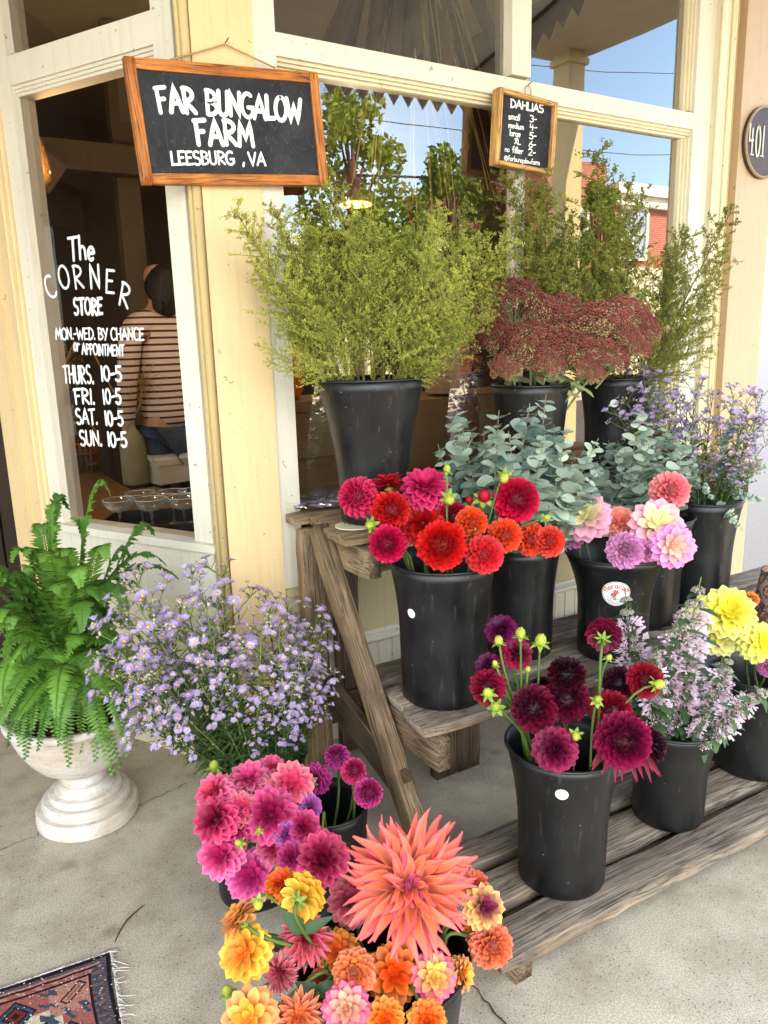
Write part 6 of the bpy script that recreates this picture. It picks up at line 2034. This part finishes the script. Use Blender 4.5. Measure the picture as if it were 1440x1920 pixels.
# wicker basket
bk = at_z(160, 888, TT - .01)
o = empty('wicker_basket', (bk.x, bk.y, TT - .012), 'brown wicker basket with upright ribs and a hoop handle inside the window', 'basket')
mb = MB()
for k in range(20):
    a = k * math.pi / 10; mb.tube([(.075 * math.cos(a), .075 * math.sin(a), 0), (.1 * math.cos(a), .1 * math.sin(a), .19)], .006, 5)
for z, r in ((.01, .077), (.07, .085), (.13, .093), (.19, .101)): mb.tube([(r * math.cos(a), r * math.sin(a), z) for a in [k * .349 for k in range(19)]], .008, 5, cap=False)
mb.build('basket_body', plain('wicker', S(150, 96, 48), .7, .3, .25, 40), o, True)
mb = MB(); mb.tube([(.1 * math.cos(a), 0, .19 + .12 * math.sin(a)) for a in [k * math.pi / 10 for k in range(11)]], .007, 6); mb.build('handle', M['wicker'] if 'wicker' in M else M['cord'], o, True)
# door latch and lock box on the jamb of the lettered window
mb = MB(); mb.box((LU1 - .03, -.14, 1.22), (LU1 + .03, -.095, 1.33), 0, LM); a = LM @ Vector((LU1 - .005, -.15, 1.275)); mb.build('lock_box', M['iron'], lf)
mb = MB(); mb.box((LU1 - .01, -.12, 1.03), (LU1 + .03, -.1, 1.085), 0, LM); mb.tube([LM @ Vector((LU1, -.12, 1.045)), LM @ Vector((LU1 - .06, -.13, 1.05))], .006, 6); mb.build('latch', M['iron'], lf)

# the person inside, back turned
pb = at_h(312, 700, 4.45)
px0, py0 = pb.x, pb.y


def skin(name, chain, radii, mat, parent=None, sub=2, root=0):
    vs, es = chain
    me = bpy.data.meshes.new(name); me.from_pydata(vs, es, []); me.materials.append(mat)
    ob = bpy.data.objects.new(name, me); COL.objects.link(ob)
    if parent: ob.parent = parent
    md = ob.modifiers.new('skin', 'SKIN'); md.use_smooth_shade = True
    for i, r in enumerate(radii):
        me.skin_vertices[0].data[i].radius = (r, r * .8) if not hasattr(r, '__len__') else r
        me.skin_vertices[0].data[i].use_root = (i == root)
    sb = ob.modifiers.new('sub', 'SUBSURF'); sb.levels = sub; sb.render_levels = sub
    return ob


vs = [(0, 0, .98), (0, .0, 1.15), (0, .01, 1.38), (0, 0, 1.52), (0, 0, 1.60), (0, -.01, 1.70), (0, -.01, 1.80),
      (-.11, 0, .92), (-.11, -.02, .52), (-.11, .02, .1), (-.12, -.09, .05), (.11, 0, .92), (.11, -.02, .52), (.11, .02, .1), (.12, -.09, .05),
      (-.19, 0, 1.48), (-.25, .02, 1.22), (-.24, -.05, .98), (-.235, -.07, .90), (.19, 0, 1.48), (.25, .02, 1.22), (.24, -.05, .98), (.235, -.07, .90)]
es = [(0, 1), (1, 2), (2, 3), (3, 4), (4, 5), (5, 6), (0, 7), (7, 8), (8, 9), (9, 10), (0, 11), (11, 12), (12, 13), (13, 14), (3, 15), (15, 16), (16, 17), (17, 18), (3, 19), (19, 20), (20, 21), (21, 22)]
rd = [(.15, .11), (.135, .1), (.16, .11), (.11, .08), .05, (.078, .09), (.07, .08), .085, .058, .04, .035, .085, .058, .04, .035, .06, .043, .034, .03, .06, .043, .034, .03]
skn = plain('skin', S(196, 150, 124), .55, .3, .05)
person = skin('person', (vs, es), rd, skn)
person.location = (px0, py0, .014); person.rotation_euler = (0, 0, math.radians(195)); person.scale = (1.0, 1.0, 1.06)
tag(person, 'person in a red and cream striped shirt and jeans standing inside, back turned', 'person')
t = NT('striped_cloth')
sx = t.new('ShaderNodeSeparateXYZ'); t.l.new(t.obj(), sx.inputs[0])
w_ = t.math('SINE', t.math('MULTIPLY', sx.outputs[2], 190.0))
c_ = t.mix(t.ramp(w_, [(.48, 0), (.56, 1)]), S(222, 206, 192), S(96, 44, 44))
stripe = t.fin(c_, .9, .1)
vs2 = [(0, 0, .93), (0, 0, 1.15), (0, .01, 1.36), (0, 0, 1.52), (-.185, 0, 1.485), (-.25, .02, 1.22), (-.24, -.05, 1.0), (.185, 0, 1.485), (.25, .02, 1.22), (.24, -.05, 1.0)]
skin('shirt', (vs2, [(0, 1), (1, 2), (2, 3), (3, 4), (4, 5), (5, 6), (3, 7), (7, 8), (8, 9)]), [(.185, .14), (.175, .13), (.19, .135), (.12, .1), .08, .065, .055, .08, .065, .055], stripe, person)
vs3 = [(0, 0, .98), (-.11, 0, .9), (-.112, -.02, .52), (-.112, .02, .12), (.11, 0, .9), (.112, -.02, .52), (.112, .02, .12)]
skin('jeans', (vs3, [(0, 1), (1, 2), (2, 3), (0, 4), (4, 5), (5, 6)]), [(.168, .125), .105, .08, .065, .105, .08, .065], plain('denim', S(70, 84, 104), .9, .1, .2, 40), person)
vs4 = [(0, .01, 1.79), (0, .045, 1.72), (.03, .06, 1.62), (-.03, .06, 1.63), (.05, .055, 1.54), (-.045, .055, 1.55), (.0, .07, 1.52)]
t = NT('dark_hair')
hn = t.noise(t.mapping(t.obj(), (130, 130, 9)), 1.0, 4, .6, .4)
t.bump(hn, 1.0, .01)
hair = t.fin(t.ramp(hn, [(.35, S(16, 11, 9)), (.7, S(54, 38, 28))]), .55, .4)
skin('hair', (vs4, [(0, 1), (1, 2), (1, 3), (2, 4), (3, 5), (1, 6)]), [(.088, .10), (.092, .075), (.055, .045), (.055, .045), (.036, .03), (.036, .03), (.05, .035)], hair, person)

# pendant lamps
FIL = emit('filament', (1.0, .36, .05), 14)
M['bulb'] = M['glassware']


def point(name, loc, e, par, rad=.04):
    d = bpy.data.lights.new(name, 'POINT'); d.energy = e; d.color = (1, .78, .52); d.shadow_soft_size = rad
    ob = bpy.data.objects.new(name, d); COL.objects.link(ob); ob.location = loc; ob.parent = par


bp = Vector(EYEP + ray(66, 292) * 3.35)
o = empty('pendant_bulb', (bp.x, bp.y, 3.42), 'bare hanging bulb with glowing orange filament inside at the left', 'lamp')
mb = MB(); mb.lathe([(.055, -.03), (.06, -.02), (.06, 0), (.02, 0)], 20); mb.build('ceiling_rose', M['iron'], o, True)
dz = bp.z - 3.42
mb = MB(); mb.tube([(0, 0, -.02), (0, 0, dz + .16)], .004, 6); mb.build('cord', M['iron'], o, True)
mb = MB(); mb.lathe([(.02, dz + .08), (.024, dz + .10), (.024, dz + .15), (.012, dz + .165)], 14); mb.build('socket', M['iron'], o, True)
mb = MB(); mb.tube([(.017 * math.cos(k * .9), .017 * math.sin(k * .9), dz + .06 - k * .0036) for k in range(40)], .0035, 5); mb.build('filament', FIL, o, True)
mb = MB(); mb.lathe([(.018, dz + .085), (.03, dz + .05), (.055, dz - .03), (.052, dz - .075), (.03, dz - .105), (.004, dz - .112)], 24); mb.build('bulb_glass', M['film'], o, True)
point('bulb_light', (0, 0, dz - .2), 1.7, o)
# orange shade lamp behind the big window
ls = at_y(667, 386, 3.4)
o = empty('shade_lamp', (ls.x, ls.y, 3.42), 'hanging lamp with dark bell shade and glowing orange rim inside behind the big filler bunch', 'lamp')
dz = ls.z - 3.42
mb = MB(); mb.tube([(0, 0, 0), (0, 0, dz + .2)], .004, 6); mb.build('cord', M['iron'], o, True)
mb = MB(); mb.lathe([(.075, dz + .01), (.08, dz + .02), (.072, dz + .10), (.045, dz + .15), (.02, dz + .17), (.018, dz + .2), (.01, dz + .2), (.01, dz + .17), (.06, dz + .09)], 24); mb.build('lamp_shade', plain('shade_brown', S(110, 64, 36), .5, .4, .2), o, True)
mb = MB(); mb.lathe([(.07, dz), (.078, dz + .004), (.066, dz + .016), (.01, dz + .018)], 24); mb.build('glowing_lens', emit('lens', (1, .42, .06), 5), o, True)
point('lamp_light', (0, 0, dz - .06), 2.5, o)

# wooden chests, ribbed pot and orange pot behind the big window
M['steel'] = plain('dull_metal', S(110, 100, 90), .4, .5, .2, 30, 0, .6)


def chest(x0, x1, z0, z1, y0, y1, label, name='wooden_chest'):
    o = empty(name, ((x0 + x1) / 2, y0, z0), label, 'chest')
    w = (x1 - x0) / 2; h = z1 - z0; d = y1 - y0
    mb = MB(); mb.box((-w, 0, 0), (w, d, h * .80)); mb.build('chest_body', M['brown_wood'], o)
    mb = MB(); mb.box((-w - .012, -.012, h * .80 + .003), (w + .012, d, h)); mb.build('lid', M['brown_wood'], o)
    mb = MB()
    for x in (-w - .002, w - .038): mb.box((x, -.004, .01), (x + .04, -.0005, h * .79))
    mb.build('corner_strap', M['iron'], o)
    return o


chest(1.14, 1.50, .50, 1.05, 2.62, 3.0, 'dark wooden chest inside with iron corner straps, behind the tall filler bucket')
chest(1.16, 1.47, 1.053, 1.27, 2.66, 2.98, 'smaller wooden box standing on the dark strapped chest', 'wooden_box')
o = empty('wooden_counter', (2.2, 2.7, .012), 'brown plank counter inside behind the sedum bucket', 'counter')
for k in range(4):
    mb = MB(); mb.box((-.62, 0, k * .31), (.78, .4, k * .31 + .295)); mb.build('drawer_front', M['brown_wood'], o)
o = empty('ribbed_pot', (2.10, 2.84, 1.25), 'pale terracotta ribbed pot inside, left of the sedum', 'pot')
mb = MB(); mb.lathe([(.09, 0)] + [(.095 + .045 * (k / 30) + .004 * (k % 3 == 0), .26 * k / 30) for k in range(31)] + [(.12, .26), (.08, .02)], 36)
mb.build('pot_body', plain('pale_terracotta', S(190, 162, 136), .8, .2, .1, 20), o, True)
mb = MB(); mb.tube([(.142 * math.cos(a), .142 * math.sin(a), .262) for a in [k * .2 for k in range(33)]], .007, 6, cap=False); mb.build('rim', plain('pale_terracotta_rim', S(196, 168, 142), .8, .2), o, True)
o = empty('orange_pot', (1.27, 2.82, 1.272), 'glossy orange pot standing on the wooden box inside', 'pot')
mb = MB(); mb.lathe([(.07, 0), (.09, .03), (.105, .12), (.1, .2), (.085, .2), (.09, .12), (.05, .02)], 28); mb.build('pot_body', plain('orange_glaze', S(236, 120, 24), .25, .6, .05), o, True)
mb = MB(); mb.tube([(.094 * math.cos(a), .094 * math.sin(a), .2) for a in [k * .25 for k in range(26)]], .007, 6, cap=False); mb.build('rim', plain('orange_rim', S(220, 100, 20), .3, .6), o, True)
# dried stalk bundle hanging from the ceiling behind the big window
hb = Vector((1.95, 2.85, 3.42))
o = empty('dried_bundle', hb, 'bundle of dark brown dried stalks hanging from the ceiling inside the big window', 'dried flowers')
mb = MB(); rg = random.Random(9)
for k in range(26):
    a = rg.uniform(0, 6.28); s = Vector((math.cos(a) * .05, math.sin(a) * .05, -.1))
    e = Vector((rg.uniform(-.45, .5), rg.uniform(-.25, .3), rg.uniform(-1.25, -.8)))
    mb.tube([s, s.lerp(e, .5) + Vector((0, 0, .05)), e], [.01, .02, .03], 6, 0, (.5, .5, rg.random()))
mb.build('dark_seed_spikes', plain('dark_seed', S(74, 50, 34), .9, .1, .35, 40), o, True)
mb = MB()
for k in range(24):
    a = rg.uniform(0, 6.28); s = Vector((math.cos(a) * .05, math.sin(a) * .05, -.1))
    e = Vector((rg.uniform(-.4, .45), rg.uniform(-.3, .1), rg.uniform(-1.5, -1.1)))
    mb.tube([s, s.lerp(e, .6), e], .0028, 4)
mb.build('straw_stems', M['dry'], o, True)
mb = MB(); mb.tube([(0, 0, 0), (0, 0, -.12)], .012, 6); mb.lathe([(.06, -.14), (.065, -.12), (.06, -.1)], 12); mb.build('tie', M['cord'], o)

# ------------------------------------------------------------------ across the road (mirrored in the panes)
t = NT('brick')
bt = t.new('ShaderNodeTexBrick')
t.l.new(t.mapping(t.pos(), (1, 1, 1), (math.radians(90), 0, 0)), bt.inputs['Vector'])
bt.inputs['Color1'].default_value = (*S(166, 84, 62), 1); bt.inputs['Color2'].default_value = (*S(142, 66, 50), 1); bt.inputs['Mortar'].default_value = (*S(186, 170, 150), 1)
bt.inputs['Scale'].default_value = 4.0
M['brick'] = t.fin(bt.outputs[0], .9, .1)


def house(x0, x1, y, h, label, mat, low=None, cornice=True, wins=()):
    o = empty('brick_building', ((x0 + x1) / 2, y, -.02), label, 'building')
    w = (x1 - x0) / 2
    mb = MB(); mb.box((-w, -8, 0), (w, 0, h)); mb.build('wall', M[mat], o)
    if low: mb = MB(); mb.box((-w - .02, -.1, 0), (w + .02, .06, low)); mb.build('painted_storey', M['cream_paint'], o)
    if cornice:
        mb = MB(); mb.box((-w - .2, -8.2, h - .1), (w + .2, .35, h + .25)); mb.box((-w - .1, -.1, h - .45), (w + .1, .2, h - .101)); mb.build('cornice', M['white_paint'], o)
    for (cx, cz, ww, wh) in wins:
        mb = MB(); mb.box((cx - ww / 2 - .12, -.02, cz - wh / 2 - .12), (cx - ww / 2, .1, cz + wh / 2 + .12)); mb.box((cx + ww / 2, -.02, cz - wh / 2 - .12), (cx + ww / 2 + .12, .1, cz + wh / 2 + .12))
        mb.box((cx - ww / 2, -.02, cz + wh / 2), (cx + ww / 2, .1, cz + wh / 2 + .2)); mb.box((cx - ww / 2, -.02, cz - wh / 2 - .12), (cx + ww / 2, .14, cz - wh / 2)); mb.box((cx - ww / 2, .0, cz - .03), (cx + ww / 2, .08, cz + .03)); mb.box((cx - .03, .0, cz - wh / 2), (cx + .03, .079, cz + wh / 2))
        f = mb.build('window', M['white_paint'], o)
        mb = MB(); mb.quad((cx - ww / 2, .03, cz - wh / 2), (cx + ww / 2, .03, cz - wh / 2), (cx + ww / 2, .03, cz + wh / 2), (cx - ww / 2, .03, cz + wh / 2)); mb.build('pane', plain('far_pane', S(150, 160, 166), .2, .6), f)
    return o


house(20.9, 36, -14, 6.0, 'cream fronted brick building with white cornice across the road, mirrored at the right', 'brick', 3.6, True, [(-6.6, 4.7, 1.1, 1.5), (-3.6, 4.7, 1.1, 1.5), (0, 4.7, 1.1, 1.5), (-5, 2.0, 1.6, 2.0), (-1, 2.0, 1.6, 2.0)])
house(18.1, 20.7, -14.2, 6.9, 'narrow red brick building across the road beside the cream one', 'brick', None, False, [(0, 4.6, .9, 1.4)])
house(3.5, 17.8, -19, 4.6, 'low pale row building across the road behind the trees', 'cream_paint', None, True, [(-4, 2.6, 1.2, 1.5), (0, 2.6, 1.2, 1.5), (4, 2.6, 1.2, 1.5)])
M['bark'] = plain('bark', S(92, 74, 58), .9, .1, .2)
M['tree_leaf'] = leaf_mat('tree_leaf', S(70, 100, 34), S(150, 156, 60), .7, .2, .25)


def tree(x, y, h, r, label, seed):
    rg = random.Random(seed)
    o = empty('street_tree', (x, y, -.02), label, 'tree')
    mb = MB(); mb.tube([(0, 0, 0), (.1, 0, h * .3), (0, .1, h * .6), (.1, 0, h * .85)], [.22, .17, .1, .03], 8)
    cs = []
    for k in range(18):
        a = k * GA; z = h * (.38 + .55 * k / 18); rr = r * math.sin(math.pi * (.25 + .7 * k / 18)) * rg.uniform(.6, 1.0)
        c = Vector((rr * math.cos(a), rr * math.sin(a), z)); cs.append((c, r * rg.uniform(.28, .45)))
        mb.tube([(0, 0, z * .75), c], [.06, .02], 5)
    mb.build('trunk', M['bark'], o, True)
    mb = MB()
    for c, cr in cs:
        for k in range(230):
            d = Vector((rg.gauss(0, 1), rg.gauss(0, 1), rg.gauss(0, .8))).normalized() * cr * rg.random() ** .4
            p = c + d; u = Vector((rg.gauss(0, 1), rg.gauss(0, 1), rg.gauss(0, 1))).normalized(); v = u.orthogonal().normalized(); s = rg.uniform(.06, .13)
            mb.quad(p - u * s, p + v * s * .5, p + u * s, p - v * s * .5, 0, (.5, .5, rg.random()))
    mb.build('crown', M['tree_leaf'], o)
    return o


tree(10.6, -13.5, 8.2, 1.5, 'tall green tree across the road, mirrored right of the chalkboard', 1)
tree(13.8, -13.5, 6.9, 1.4, 'shorter yellowish tree across the road left of the utility pole', 2)
tree(12.2, -15, 5.4, 1.7, 'bushy tree between the two mirrored trees', 3)
tree(18.6, -12.5, 6.3, .7, 'slim tree in front of the narrow brick building', 4)
tree(6.5, -14, 6.0, 1.8, 'wide tree across the road behind the big filler bunch reflection', 5)
o = empty('utility_pole', (15.6, -14, -.02), 'brown wooden utility pole across the road with crossarm', 'pole')
mb = MB(); mb.tube([(0, 0, 0), (0, 0, 10)], [.17, .13], 10); mb.build('pole_shaft', M['bark'], o, True)
mb = MB(); mb.box((-1.1, -.06, 9.0), (1.1, .06, 9.14)); mb.build('crossarm', M['bark'], o)
o = empty('power_lines', (15.6, -14, 6.0), 'dark sagging power lines strung from the utility pole', 'wires')
for k, (z, zz, r) in enumerate(((.0, .55, .035), (1.2, 1.5, .012), (2.2, 2.6, .012), (3.1, 3.3, .012))):
    mb = MB()
    mb.tube([(-12 + 24 * i / 16, .1 * k, z - 1.0 * (1 - ((i / 8 - 1) ** 2)) * .0 + .5 * (abs(i / 8 - 1) ** 1.0) * zz - .4 * math.sin(math.pi * abs(i / 8 - 1))) for i in range(17)], r, 5)
    mb.build('wire', M['iron'], o)
